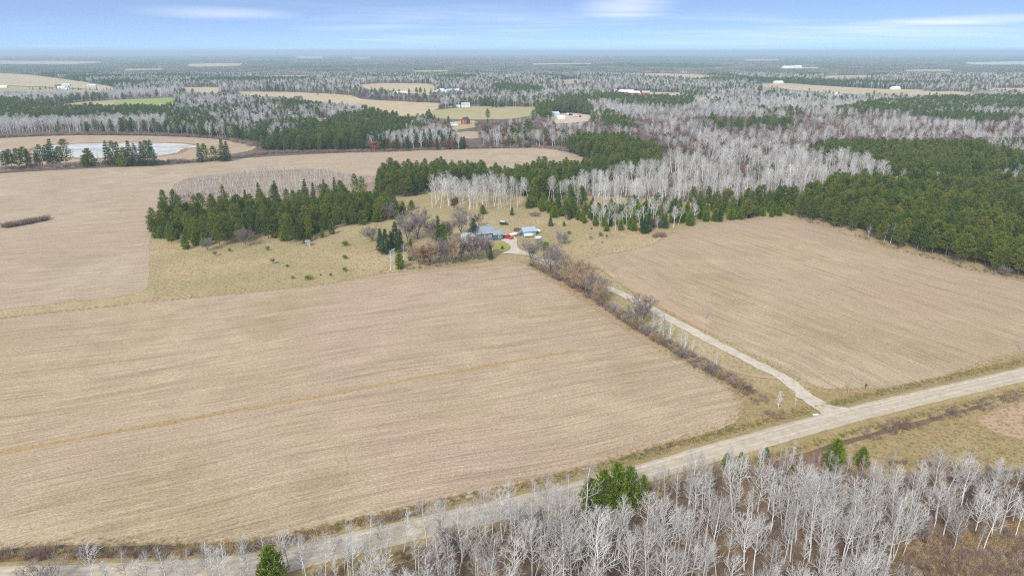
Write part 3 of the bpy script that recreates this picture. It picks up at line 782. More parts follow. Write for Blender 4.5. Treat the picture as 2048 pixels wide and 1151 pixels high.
VAR = {}       # kind -> list of (trunk mesh, crown mesh, joined mesh, height)
def add_var(kind, TC, mt, mc, H):
    T, C = TC
    t_ = mk_mesh(kind + '_trunk', T.v, T.f, [mt])
    c_ = mk_mesh(kind + '_crown', C.v, C.f, [mc])
    o = len(T.v)
    j_ = mk_mesh(kind, T.v + C.v, T.f + [tuple(i + o for i in f) for f in C.f], [mt, mc], [0] * len(T.f) + [1] * len(C.f))
    H = max(p[2] for p in C.v)
    VAR.setdefault(kind, []).append((t_, c_, j_, H))
for s in range(12):
    rg = random.Random(900 + s)
    add_var('aspen', aspen(100 + s, rg.uniform(11.5, 14), rg.uniform(0.30, 0.48), 25, rg.uniform(0.85, 1.2), 0.95, 0.06, 5, 4), MAT['aspen_bark'], MAT['aspen_twig'], 13)
for s in range(3):
    add_var('grand_aspen', aspen(140 + s, 13.5, 0.24 + 0.05 * s, 32, 1.45, 1.1, 0.08, 6, 5), MAT['aspen_bark'], MAT['aspen_twig'], 13)
for s in range(5):
    add_var('pole_aspen', aspen(160 + s, 9.0, 0.35, 22, 0.65, 0.75, 0.05, 4, 3), MAT['aspen_bark'], MAT['aspen_twig'], 9)
for s in range(4):
    add_var('row_aspen', aspen(170 + s, 6.0, 0.15, 20, 0.6, 1.3, 0.05, 4, 3), MAT['aspen_bark'], MAT['aspen_twig'], 6)
for s in range(4):
    add_var('sapling', aspen(180 + s, 5.0, 0.15, 14, 0.55, 0.95, 0.05, 3, 3), MAT['sap_bark'], MAT['sap_bark'], 5)
for s in range(6):
    rg = random.Random(s)
    add_var('pine', pine(200 + s, rg.uniform(13, 15), rg.uniform(5.0, 6.4), rg.uniform(0.16, 0.32), 15, 8, 1.0, rg.uniform(0.75, 1.3)), MAT['pine_bark'], MAT['pine_needle'], 14)
for s in range(4):
    add_var('young_pine', pine(230 + s, 7.5, 5.2, 0.03, 13, 9, 1.1, 1.35, 7), MAT['pine_bark'], MAT['young_needle'], 7.5)
for s in range(4):
    add_var('spruce', spruce(260 + s, 12.0, 5.4 - 0.4 * s, nt=6), MAT['pine_bark'], MAT['spruce_needle'], 12)
for s in range(4):
    add_var('bare', bare_tree(300 + s, 9.0, 8.0 + s * 0.6, 7, 1.1, 1.8), MAT['grey_bark'], MAT['grey_twig'], 9)
for s in range(2):
    add_var('brown_bare', bare_tree(330 + s, 8.0, 7.5, 7, 1.15, 2.0), MAT['grey_bark'], MAT['brown_twig'], 8)
for s in range(4):
    add_var('oak', leafed(360 + s, 9.0, 6.5, 1500, 0.24), MAT['grey_bark'], MAT['oak_leaf'], 9)
add_var('gold', leafed(380, 9.0, 6.0, 2600, 0.28), MAT['grey_bark'], MAT['gold_leaf'], 9)
for s in range(2):
    add_var('bush', blob_bush(400 + s), MAT['pine_bark'], MAT['young_needle'], 2)
BRUSH = [mk_mesh('brush', g.v, g.f, [MAT['brush']]) for g in (brush(500 + s) for s in range(5))]
GRASS_D = [mk_mesh('dry_tuft', g.v, g.f, [MAT['dry_grass']]) for g in (grass(520 + s, 0.55, 1.0, 60, 0.035) for s in range(4))]
GRASS_G = [mk_mesh('green_tuft', g.v, g.f, [MAT['green_grass']]) for g in (grass(530 + s, 0.28, 1.0, 60, 0.035) for s in range(3))]
REED = [mk_mesh('reed_tuft', g.v, g.f, [MAT['reed']]) for g in (grass(540 + s, 0.5, 2.6, 110, 0.06) for s in range(3))]

# ---- light-weight woods for the far distance
def far_tile(seed, kinds, size, n):
    rg = random.Random(seed)
    V = []; F = []; MI = []
    mats = [MAT['aspen_twig'], MAT['pine_needle'], MAT['grey_twig'], MAT['oak_leaf'], MAT['spruce_needle'], MAT['aspen_bark']]
    def put(g, m):
        o = len(V); V.extend(g.v); F.extend([tuple(i + o for i in f) for f in g.f]); MI.extend([m] * len(g.f))
    for k in range(n):
        x, y = rg.uniform(-.5, .5) * size, rg.uniform(-.5, .5) * size
        kd = rg.choice(kinds); g = Geo()
        if kd in 'PS':
            H = rg.uniform(9, 14); W = rg.uniform(3.4, 5)
            for i in range(34):
                t = 0.15 + 0.85 * i / 34; az = rg.uniform(0, 6.283); r = W / 2 * (1 - t ** 2) * rg.uniform(0.6, 1) + 0.2
                p = (x + r * math.cos(az) * .7, y + r * math.sin(az) * .7, H * t)
                tuft(g, rg, p, (math.cos(az), math.sin(az), 0.8), 1.3, 0.42, 1)
            put(g, 1 if kd == 'P' else 4)
        elif kd == 'O':
            H = rg.uniform(6, 9)
            for i in range(40):
                d = deviate(rg, (0, 0, 1), math.acos(rg.uniform(-0.4, 1)))
                p = (x + d[0] * 2.6, y + d[1] * 2.6, H * 0.6 + d[2] * 2.6)
                tuft(g, rg, p, d, 1.0, 0.4, 1)
            put(g, 3)
        else:
            H = rg.uniform(9, 14); sp = 2.0 if kd == 'A' else 3.2
            g.tri((x - 0.12, y, 0), (x + 0.12, y, 0), (x, y, H))
            for i in range(30):
                t = 0.35 + 0.6 * rg.random(); az = rg.uniform(0, 6.283); l = sp * (1.25 - t)*1.3
                s = (x, y, H * t); dx, dy = math.cos(az), math.sin(az)
                g.tri((s[0] - dy * .09, s[1] + dx * .09, s[2]), (s[0] + dy * .09, s[1] - dx * .09, s[2]), (s[0] + dx * l, s[1] + dy * l, s[2] + l * 1.1))
            put(g, 0 if kd == 'A' else 2)
    return mk_mesh('far_wood', V, F, mats, MI)
TILES = {'A': [far_tile(600 + i, 'AAAAGG', 26, 30) for i in range(3)], 'P': [far_tile(610 + i, 'PPPPPS', 26, 34) for i in range(3)],
         'M': [far_tile(620 + i, 'AGPGSPA', 26, 30) for i in range(3)], 'G': [far_tile(630 + i, 'GGGAOP', 26, 28) for i in range(3)]}
# ------------------------------------------------------------------ woods
KIND_DESC = {'aspen': ('aspen_tree', 'bare white aspen', 'tree'), 'pine': ('pine_tree', 'dark green pine', 'tree'),
             'young_pine': ('young_pine', 'bushy yellow green young pine', 'tree'), 'spruce': ('spruce_tree', 'dark pointed spruce', 'tree'),
             'bare': ('leafless_tree', 'leafless grey twiggy tree', 'tree'), 'oak': ('oak_tree', 'russet brown leaved oak', 'tree'),
             'sapling': ('aspen_sapling', 'thin reddish aspen sapling', 'sapling')}
FW = [(-60, 1330), (150, 1252), (420, 1208), (560, 1172), (700, 1138), (850, 1098), (1000, 1066), (1150, 1040), (1300, 1004), (1420, 998), (1560, 1008), (1680, 1012), (1760, 1000), (1840, 970), (1960, 962), (2048, 975), (2250, 1010), (2250, 1075), (2020, 1104), (1890, 1100), (1790, 1140), (1770, 1200), (1850, 1500), (-100, 1500)]
SAPS = [(1120, 1040), (1200, 1012), (1300, 972), (1420, 942), (1540, 922), (1640, 922), (1740, 935), (1800, 945), (1760, 968), (1560, 968), (1420, 975), (1300, 998)]
GROVE = [(303, 470), (325, 486), (400, 494), (470, 492), (515, 478), (560, 486), (600, 492), (640, 486), (650, 463), (700, 452), (760, 446), (800, 440), (812, 424), (770, 405), (700, 402), (640, 404), (560, 412), (480, 420), (400, 422), (330, 432)]
PINEMID = [(752, 392), (800, 398), (850, 390), (880, 380), (960, 376), (975, 360), (935, 354), (850, 356), (765, 358)]
BIRCHHOUSE = [(858, 414), (900, 420), (960, 424), (1030, 420), (1062, 408), (1040, 394), (960, 388), (890, 390)]
PINEBAND = [(965, 378), (1020, 390), (1070, 402), (1130, 402), (1150, 375), (1240, 362), (1320, 352), (1315, 336), (1240, 338), (1150, 346), (1060, 356), (985, 362)]
EDGEMIX = [(1050, 418), (1090, 432), (1140, 442), (1200, 457), (1250, 463), (1295, 466), (1340, 460), (1420, 446), (1470, 441), (1540, 434), (1592, 434), (1596, 412), (1540, 404), (1440, 410), (1330, 420), (1220, 422), (1130, 412), (1070, 404)]
ASPENBIG = [(1060, 404), (1130, 412), (1220, 422), (1330, 424), (1440, 412), (1540, 406), (1610, 398), (1700, 380), (1775, 373), (1760, 352), (1680, 334), (1600, 324), (1480, 318), (1390, 322), (1320, 352), (1240, 364), (1150, 378)]
PINEPLANT = [(1592, 437), (1680, 459), (1800, 497), (1950, 538), (2048, 559), (2350, 634), (2800, 600), (2400, 400), (2048, 378), (1960, 382), (1880, 386), (1780, 380), (1700, 388), (1630, 402), (1600, 418)]
PINEFAR = [(1610, 318), (1680, 345), (1770, 368), (1860, 376), (1930, 374), (1985, 355), (1990, 325), (1960, 306), (1900, 306), (1760, 306), (1660, 304)]
STRIP = [(1740, 389), (1800, 374), (1900, 374), (2048, 366), (2400, 378), (2400, 396), (2048, 383), (1900, 388), (1800, 386)]
RIGHTMIX = [(1930, 374), (1985, 355), (1990, 325), (1960, 306), (2048, 300), (2400, 300), (2400, 380), (2048, 366)]
BROWNMID = [(1380, 226), (1500, 240), (1660, 236), (1760, 214), (1900, 206), (2300, 202), (2300, 193), (1800, 195), (1500, 194), (1390, 204)]
BROWN2 = [(1060, 252), (1240, 250), (1500, 246), (1500, 238), (1380, 226), (1300, 223), (1170, 211), (1190, 236), (1120, 248)]
PINECLUMP = [(1128, 306), (1165, 322), (1220, 330), (1310, 338), (1325, 322), (1300, 306), (1240, 292), (1150, 288)]
ASPENBACK = [(1180, 288), (1300, 300), (1400, 318), (1610, 320), (1620, 300), (1900, 300), (2300, 300), (2300, 250), (1900, 262), (1600, 268), (1400, 270), (1240, 272)]
OAKBACK = [(1040, 285), (1180, 288), (1240, 272), (1400, 270), (1600, 268), (1900, 262), (2300, 250), (2300, 236), (1800, 240), (1500, 246), (1240, 250), (1060, 252)]
PINERIGHT = [(1660, 232), (1720, 240), (1850, 238), (2000, 232), (2300, 228), (2300, 204), (2048, 202), (1900, 206), (1760, 214)]
PINECTR = [(1170, 208), (1300, 222), (1380, 224), (1382, 212), (1300, 206), (1200, 200)]
PINECTR2 = [(980, 186), (1060, 194), (1095, 190), (1060, 180), (990, 176)]
PINEPOND = [(-300, 262), (0, 252), (200, 252), (330, 250), (350, 236), (345, 222), (250, 218), (100, 218), (0, 222), (-300, 230)]
ASPENPOND = [(-300, 282), (0, 268), (100, 264), (220, 262), (330, 262), (335, 254), (200, 254), (0, 254), (-300, 264)]
MIXPOND = [(330, 270), (420, 276), (500, 282), (520, 270), (600, 262), (600, 236), (560, 222), (440, 214), (352, 214), (340, 236)]
SPRUCEMID = [(522, 300), (600, 305), (720, 302), (760, 296), (800, 280), (830, 256), (800, 236), (740, 236), (660, 252), (600, 262), (540, 270)]
ASPENMID = [(730, 302), (800, 305), (945, 298), (950, 288), (880, 284), (800, 284), (755, 294)]
BELT1 = [(-300, 206), (0, 210), (80, 214), (160, 203), (250, 198), (345, 194), (348, 184), (250, 190), (120, 190), (0, 190), (-300, 190)]
CENTREMIX = [(840, 280), (960, 288), (1040, 284), (1060, 252), (1100, 248), (1000, 240), (880, 238), (850, 250)]
# name, polygon, kinds with weights, chance that a candidate stands, height factor, where
STANDS = [
 ('saplings', SAPS, {'sapling': 0.72, 'pole_aspen': 0.12}, 0.7, 0.62, 'at the road edge of the foreground wood'),
 ('foreground wood', FW, {'aspen': 0.50, 'grand_aspen': 0.14, 'pole_aspen': 0.28, 'sapling': 0.05, 'bare': 0.03}, 0.52, 0.73, 'in the wood below the gravel road'),
 ('grove', GROVE, {'pine': 0.42, 'young_pine': 0.38, 'spruce': 0.06, 'bare': 0.08, 'pole_aspen': 0.06}, 0.74, 0.86, 'in the grove between the left field and the meadow'),
 ('pine block', PINEMID, {'pine': 0.93, 'spruce': 0.07}, 0.95, 0.92, 'in the block behind the meadow beside the far field'),
 ('house aspens', BIRCHHOUSE, {'aspen': 0.74, 'spruce': 0.12, 'pine': 0.06, 'oak': 0.08}, 0.62, 1.0, 'in the stand right behind the farmhouse'),
 ('pine band', PINEBAND, {'pine': 0.7, 'young_pine': 0.16, 'spruce': 0.1, 'aspen': 0.04}, 0.9, 0.86, 'in the narrow band above the farmhouse aspens'),
 ('field edge', EDGEMIX, {'pine': 0.36, 'young_pine': 0.32, 'spruce': 0.05, 'aspen': 0.20, 'bare': 0.07}, 0.72, 0.80, 'at the wood edge above the meadow and right field'),
 ('white wood', ASPENBIG, {'aspen': 0.80, 'bare': 0.10, 'oak': 0.06, 'pine': 0.04}, 0.36, 1.0, 'in the white wood between the pine stands'),
 ('clearing', FAR[20][1], {}, 0.0, 1.0, ''),
 ('shady strip', STRIP, {'bare': 0.34, 'aspen': 0.26, 'oak': 0.16, 'spruce': 0.24}, 0.5, 0.85, 'in the grey strip between the two plantations'),
 ('right mixed', RIGHTMIX, {'pine': 0.48, 'spruce': 0.12, 'bare': 0.2, 'aspen': 0.15, 'oak': 0.05}, 0.8, 0.95, 'in the mixed wood at the right edge behind the plantation'),
 ('plantation', PINEPLANT, {'pine': 0.97, 'aspen': 0.008, 'spruce': 0.022}, 0.74, 0.98, 'in the dense plantation beside the right field'),
 ('far plantation', PINEFAR, {'pine': 0.97, 'aspen': 0.02, 'oak': 0.01}, 0.8, 1.0, 'in the plantation behind the white wood'),
 ('pine clump', PINECLUMP, {'pine': 0.86, 'young_pine': 0.14}, 0.95, 1.0, 'in the round clump at the far field end'),
 ('back aspens', ASPENBACK, {'aspen': 0.44, 'oak': 0.14, 'bare': 0.34, 'pine': 0.08}, 0.55, 1.0, 'in the broad grey wood behind the pine clump'),
 ('back oaks', OAKBACK, {'aspen': 0.20, 'oak': 0.18, 'bare': 0.42, 'pine': 0.20}, 0.75, 1.0, 'in the mixed wood far behind the right field'),
 ('right pines', PINERIGHT, {'pine': 0.9, 'aspen': 0.1}, 0.95, 1.0, 'in the far belt at the right edge'),
 ('brown mid', BROWNMID, {'bare': 0.42, 'aspen': 0.36, 'pine': 0.14, 'oak': 0.08}, 0.7, 1.0, 'in the brown grey wood before the far tan band'),
 ('brown low', BROWN2, {'bare': 0.5, 'aspen': 0.24, 'oak': 0.10, 'pine': 0.16}, 0.7, 1.0, 'in the brown grey wood right of the gravel yard'),
 ('centre pines', PINECTR, {'pine': 0.95, 'aspen': 0.05}, 0.95, 1.0, 'in the belt right of the gravel yard'),
 ('road pines', PINECTR2, {'pine': 0.97, 'aspen': 0.03}, 0.95, 1.0, 'in the belt above the blue roofed farm'),
 ('pond aspens', ASPENPOND, {'aspen': 0.86, 'oak': 0.1, 'pine': 0.04}, 0.9, 1.05, 'in the row behind the pond'),
 ('pond pines', PINEPOND, {'pine': 0.94, 'aspen': 0.06}, 0.95, 1.0, 'in the dark belt behind the pond aspens'),
 ('pond mixed', MIXPOND, {'pine': 0.28, 'spruce': 0.24, 'aspen': 0.2, 'oak': 0.12, 'bare': 0.16}, 0.8, 0.95, 'in the mixed wood right of the pond'),
 ('spruces', SPRUCEMID, {'pine': 0.46, 'spruce': 0.36, 'aspen': 0.12, 'bare': 0.06}, 0.9, 1.0, 'in the wood above the far harvested field'),
 ('field aspens', ASPENMID, {'aspen': 0.6, 'spruce': 0.22, 'oak': 0.18}, 0.9, 1.0, 'along the top edge of the far harvested field'),
 ('belt', BELT1, {'aspen': 0.75, 'bare': 0.2, 'pine': 0.05}, 0.95, 1.0, 'in the belt above the green field'),
 ('centre mixed', CENTREMIX, {'aspen': 0.36, 'bare': 0.36, 'oak': 0.18, 'spruce': 0.06, 'pine': 0.04}, 0.7, 0.85, 'in the brown mixed wood around the red house'),
]
OPEN = [FIELD_A, FIELD_B, FIELD_C, MARSH] + [f[1] for f in FAR] + [[(1922, 126), (2400, 121), (2400, 130), (1950, 130)]]
FAROPEN = [f[1] for f in FAR] + [[(1922, 125.5), (2048, 122), (2400, 121), (2400, 130), (1940, 130)]]
rng = np.random.default_rng(11)
def grid(d0, d1, sp):
    xm = 0.83 * d1 + 60
    xs_ = np.arange(-xm, xm, sp); ys_ = np.arange(d0 * 0.9, d1, sp)
    X, Y = np.meshgrid(xs_, ys_)
    X = (X + rng.uniform(-.48, .48, X.shape) * sp).ravel(); Y = (Y + rng.uniform(-.48, .48, Y.shape) * sp).ravel()
    k = (Y >= d0) & (Y < d1) & (np.abs(X) < 0.83 * Y + 60)
    return X[k], Y[k]
BLOCK = []      # (x, y, r): keep trees off buildings and hand-placed things
def free(X, Y):
    ok = np.ones(X.shape, bool)
    for x, y, r in BLOCK: ok &= (X - x) ** 2 + (Y - y) ** 2 > r * r
    return ok
for p, r in (((930, 247), 16), ((905, 251), 10), ((800, 188), 40), ((895, 186), 60), ((912, 187), 40), ((895, 211), 28), ((931, 211), 26), ((945, 191), 26),
             ((1250, 187), 60), ((1290, 189), 40), ((120, 176), 60), ((595, 204), 24), ((598, 198), 20), ((1890, 375), 10), ((275, 176), 30), ((10, 176), 40)):
    w = G(*p); BLOCK.append((w.x, w.y - r * 0.4, r))
TREES = {k: [] for k in VAR}     # kind -> [x, y, scale, rot, variant, stand, D]
def region_pass(X, Y, far):
    px, py = PX(X, Y, 0.0)
    hp = 11.0 * FPX / np.maximum(Y, 1)
    ok = free(X, Y)
    if far:
        for poly in FAROPEN:
            ok &= ~(inpoly(px, py, poly) | inpoly(px, py - hp * 0.95, poly) | inpoly(px, py - hp * 0.5, poly))
        for poly in (FIELD_C, MARSH): ok &= ~inpoly(px, py, poly)
        ok &= ~(inpoly(px, py - hp * 0.3, MARSH))
    st = np.full(X.shape, -1)
    for i, s in enumerate(STANDS):
        q = (st < 0) & inpoly(px, py, s[1]); st[q] = i
    return px, py, st, ok
def assign(X, Y, st, ok, sp):
    n = len(X)
    u = rng.random(n); u2 = rng.random(n)
    n1 = vnoise(X / 170.0, Y / 230.0, 3); n2 = vnoise(X / 60.0, Y / 80.0, 5); n3 = vnoise(X / 420.0, Y / 500.0, 9)
    hz = 0.82 + 0.36 * vnoise(X / 18.0, Y / 18.0, 7)
    for i in range(n):
        if not ok[i]: continue
        s = st[i]
        if s >= 0:
            w = STANDS[s][2]; keep = STANDS[s][3]; hs = STANDS[s][4]
            if not w or u[i] > keep: continue
            # kinds stand in small patches rather than well stirred
            x = (0.55 * u2[i] + 0.45 * n2[i] * 1.3 - 0.07) if len(w) > 2 and s > 1 else u2[i]
            acc = 0; k = None
            tot = sum(w.values())
            x = min(max(x, 0.0), 0.999) * tot
            for kk, ww in w.items():
                acc += ww
                if x <= acc: k = kk; break
            k = k or kk
        else:
            a = n1[i] * 0.6 + n2[i] * 0.25 + n3[i] * 0.4
            if u[i] > 0.66: continue
            if a > 0.79: k = 'pine' if u2[i] < 0.9 else 'spruce'
            elif a > 0.68: k = 'spruce' if u2[i] < 0.25 else ('pine' if u2[i] < 0.55 else 'aspen')
            elif a > 0.44: k = 'aspen' if u2[i] < 0.52 else ('bare' if u2[i] < 0.82 else ('pine' if u2[i] < 0.94 else 'oak'))
            else: k = 'bare' if u2[i] < 0.58 else ('aspen' if u2[i] < 0.78 else ('oak' if u2[i] < 0.9 else 'pine'))
            hs = 1.0
        sc = hs * hz[i] * rng.uniform(0.82, 1.16)
        if k == 'pole_aspen' and s == 1: sc *= 1.1
        TREES[k].append((X[i], Y[i], sc, rng.uniform(0, 6.283), int(rng.integers(len(VAR[k]))), s, Y[i]))
NOTREE = [[(1140, 985), (1310, 965), (1315, 1078), (1140, 1092)], [(1640, 925), (1690, 925), (1690, 975), (1640, 975)], [(1700, 925), (1745, 925), (1745, 965), (1700, 965)], [(515, 1150), (580, 1140), (585, 1230), (510, 1235)]]
# near: only the drawn stands
for d0, d1, sp in ((62, 165, 2.3), (165, 560, 4.0)):
    X, Y = grid(d0, d1, sp)
    px, py, st, ok = region_pass(X, Y, False)
    if d0 > 100:
        ok &= ~((Y > 470) & inpoly(px, py, FIELD_C))
    ok &= st >= 0
    if d0 < 100:
        for q in NOTREE: ok &= ~inpoly(px, py, q)
    assign(X[ok], Y[ok], st[ok], np.ones(ok.sum(), bool), sp)
X, Y = grid(100, 165, 1.15)
px, py, st, ok = region_pass(X, Y, False)
ok &= st == 0
assign(X[ok], Y[ok], st[ok], np.ones(ok.sum(), bool), 1.15)
# middle distance: everything that is not open is wooded
for d0, d1, sp in ((560, 1250, 4.6), (1250, 2600, 7.0)):
    X, Y = grid(d0, d1, sp)
    px, py, st, ok = region_pass(X, Y, True)
    ok &= (st >= 0) | (py < 296)
    ok &= ~((st < 0) & inpoly(px, py, [(-400, 420), (-400, 258), (340, 268), (500, 285), (560, 302), (980, 296), (1180, 330), (1180, 420)]))
    ok &= (px > -260) & (px < 2310)
    assign(X[ok], Y[ok], st[ok], np.ones(ok.sum(), bool), sp)
# planted rows of young aspens in front of the far field
ROWS_PX = [(343, 386), (362, 366), (480, 347), (560, 342), (630, 341), (690, 351), (745, 362), (735, 378), (640, 386), (520, 400), (420, 408), (350, 402)]
rd = (math.cos(ROW), math.sin(ROW)); rn = (-rd[1], rd[0])
c0 = G(540, 372)
for j in range(-24, 25):
    for i in range(-98, 99):
        if j % 4 > 1: continue
        a = i * 1.35 + rng.uniform(-.6, .6); b_ = j * 4.6 + rng.uniform(-.9, .9)
        x = c0.x + rd[0] * a + rn[0] * b_; y = c0.y + rd[1] * a + rn[1] * b_
        qx, qy = PX(np.array([x]), np.array([y]))
        if inpoly(qx, qy, ROWS_PX)[0]:
            TREES['row_aspen'].append((x, y, rng.uniform(0.45, 0.7), rng.uniform(0, 6.28), int(rng.integers(4)), -2, y))

# ---- individuals: the 300 of each kind that show largest; the rest one mass per kind
BASEKIND = {'grand_aspen': 'aspen', 'row_aspen': 'aspen', 'pole_aspen': 'aspen'}
LIMIT = {'aspen': 300, 'pine': 190, 'young_pine': 200, 'spruce': 200, 'bare': 150, 'oak': 150, 'sapling': 120}
pool = {}
for k, lst in TREES.items():
    for tr in lst: pool.setdefault(BASEKIND.get(k, k), []).append((k, tr))
def stand_tree(kind, x, y, sc, rot, var, label, group, name=None, parts=True, cat='tree', tilt=(0, 0), z=0.0, sxy=1.0, sxy_fixed=True):
    nm = name or KIND_DESC[BASEKIND.get(kind, kind)][0]
    tm, cm, jm, H = VAR[kind][var % len(VAR[kind])]
    if parts:
        o = link(nm, None, label=label, cat=cat, group=group)
        link('trunk', tm, o); link('crown', cm, o)
    else:
        o = link(nm, jm, label=label, cat=cat, group=group)
    o.location = (x, y, z); o.rotation_euler = (tilt[0], tilt[1], rot); o.scale = (sc * sxy, sc * sxy, sc)
    if name is None and not sxy_fixed: k_ = 0.8 + 0.45 * ((x * 7.31 + y * 3.17) % 1.0); o.scale = (sc * k_, sc * k_, sc)
    return o
def scatter(name, meshes, P, rot, scl, idx, label, cat, kind='stuff'):
    """one object: points that carry copies of the given shapes"""
    me = bpy.data.meshes.new(name)
    n = len(P)
    me.vertices.add(n)
    me.vertices.foreach_set('co', np.asarray(P, np.float32).ravel())
    for an, ty, arr, fld in (('turn', 'FLOAT_VECTOR', np.asarray(rot, np.float32), 'vector'), ('size', 'FLOAT_VECTOR', np.asarray(scl, np.float32), 'vector'), ('pick', 'INT', np.asarray(idx, np.int32), 'value')):
        at = me.attributes.new(an, ty, 'POINT'); at.data.foreach_set(fld, arr.ravel())
    me.update()
    o = link(name, me, label=label, cat=cat, kind=kind)
    col = bpy.data.collections.new(name + '_shapes')
    for i, mm in enumerate(meshes):
        po = bpy.data.objects.new('%s_shape_%02d' % (name, i), mm); col.objects.link(po)
    ng = bpy.data.node_groups.new(name, 'GeometryNodeTree')
    ng.interface.new_socket('Geometry', in_out='INPUT', socket_type='NodeSocketGeometry')
    ng.interface.new_socket('Geometry', in_out='OUTPUT', socket_type='NodeSocketGeometry')
    N = ng.nodes; Lk = ng.links
    gi = N.new('NodeGroupInput'); go = N.new('NodeGroupOutput')
    ip = N.new('GeometryNodeInstanceOnPoints'); ci = N.new('GeometryNodeCollectionInfo')
    ci.inputs['Collection'].default_value = col
    ci.inputs['Separate Children'].default_value = True; ci.inputs['Reset Children'].default_value = True
    def att(an, ty):
        a = N.new('GeometryNodeInputNamedAttribute'); a.data_type = ty; a.inputs['Name'].default_value = an
        return a.outputs['Attribute']
    er = N.new('FunctionNodeEulerToRotation'); Lk.new(att('turn', 'FLOAT_VECTOR'), er.inputs[0])
    Lk.new(gi.outputs[0], ip.inputs['Points']); Lk.new(ci.outputs[0], ip.inputs['Instance'])
    ip.inputs['Pick Instance'].default_value = True
    Lk.new(att('pick', 'INT'), ip.inputs['Instance Index'])
    Lk.new(er.outputs[0], ip.inputs['Rotation']); Lk.new(att('size', 'FLOAT_VECTOR'), ip.inputs['Scale'])
    Lk.new(ip.outputs[0], go.inputs[0])
    md = o.modifiers.new('scatter', 'NODES'); md.node_group = ng
    return o
MASS = {'aspen': ('aspen_woods', 'mass of bare white aspens filling the woods'), 'pine': ('pine_woods', 'mass of dark green pines filling plantations and belts'),
        'young_pine': ('young_pine_woods', 'mass of young pines among the larger trees'), 'spruce': ('spruce_woods', 'mass of dark spruces in the farther woods'),
        'bare': ('leafless_woods', 'mass of grey leafless trees in the farther woods'), 'oak': ('oak_woods', 'mass of russet oaks in the farther woods'),
        'sapling': ('sapling_thicket', 'thicket of thin reddish saplings at the edge of the foreground wood')}
counts = {}
for bk, lst in pool.items():
    A = np.array([(t[0], t[1], t[2], t[6]) for _, t in lst])
    H = np.array([VAR[k][0][3] for k, _ in lst]) * A[:, 2]
    tx, ty = PX(A[:, 0], A[:, 1], H); bx, by = PX(A[:, 0], A[:, 1], 0.0)
    vis = (tx > 10) & (tx < 2038) & (ty < 1125) & (bx > -20) & (bx < 2068)
    size = H / np.hypot(A[:, 1], CAM_H)
    order = np.argsort(-np.where(vis, size, -1))
    chosen = set(int(i) for i in order[:LIMIT.get(bk, 300)] if vis[i])
    rest = []
    for i, (k, tr) in enumerate(lst):
        if i in chosen:
            s = tr[5]
            where = STANDS[s][5] if s >= 0 else ('in the planted rows before the far field' if s == -2 else 'in the woods beyond the far fields')
            nm, desc, cat = KIND_DESC[bk]
            if k == 'grand_aspen': desc = 'broad crowned bare white aspen'
            if k in ('pole_aspen', 'row_aspen'): desc = 'slender bare white aspen'
            far_ = tr[6] > 420
            stand_tree(k, tr[0], tr[1], tr[2], tr[3], tr[4], desc + ' ' + where, desc + 's ' + where, parts=not far_, cat=cat, sxy_fixed=False,
                       tilt=(rng.normal(0, .05), rng.normal(0, .05)) if 'aspen' in k else (0, 0))
        else: rest.append((k, tr))
    counts[bk] = (len(chosen), len(rest))
    if rest:
        ks = sorted(set(k for k, _ in rest)); meshes = []; off = {}
        for k in ks:
            off[k] = len(meshes); meshes += [v_[2] for v_ in VAR[k]]
        P = [(t[0], t[1], 0.0) for _, t in rest]
        tl = rng.normal(0, 0.04 if bk in ('aspen', 'sapling') else 0.01, (len(rest), 2))
        rot = [(tl[i, 0], tl[i, 1], t[3]) for i, (_, t) in enumerate(rest)]
        wv = rng.uniform(0.78, 1.25, len(rest))
        scl = [(t[2] * wv[i], t[2] * wv[i], t[2]) for i, (_, t) in enumerate(rest)]
        idx = [off[k] + t[4] for k, t in rest]
        scatter(MASS[bk][0], meshes, P, rot, scl, idx, MASS[bk][1], 'woods')
# ---- far forest in patches
P, rot, scl, idx = [], [], [], []
tm = TILES['A'] + TILES['P'] + TILES['M'] + TILES['G']
for d0, d1, sp, s0 in ((2600, 6000, 21.0, 1.0), (6000, 14000, 62.0, 2.6)):
    X, Y = grid(d0, d1, sp)
    px, py = PX(X, Y, 0.0)
    hp = 12.0 * FPX / Y
    ok = (px > -120) & (px < 2170)
    for poly in FAROPEN: ok &= ~(inpoly(px, py, poly) | inpoly(px, py - hp, poly) | inpoly(px, py - hp * .5, poly))
    X, Y = X[ok], Y[ok]
    k = 260.0 if d0 < 5000 else 600.0
    a = vnoise(X / k, Y / (k * 1.6), 3) * 0.5 + vnoise(X / (k * 3), Y / (k * 4), 5) * 0.5
    b2 = vnoise(X / (k * .8), Y / (k * 1.5), 8)
    for i in range(len(X)):
        c = 1 if a[i] > 0.67 else (3 if b2[i] < 0.38 else (2 if b2[i] > 0.60 else 0))
        if rng.random() < 0.2: c = 2
        P.append((X[i], Y[i], 0.0)); rot.append((0, 0, rng.uniform(0, 6.28)))
        z = rng.uniform(0.8, 1.15); scl.append((s0 * 1.08, s0 * 1.08, z * (1.0 if s0 < 2 else 1.15)))
        idx.append(c * 3 + int(rng.integers(3)))
scatter('distant_forest', tm, P, rot, scl, idx, 'blue grey distant forest reaching to the horizon', 'forest')
print('TREES', counts, 'tiles', len(P))

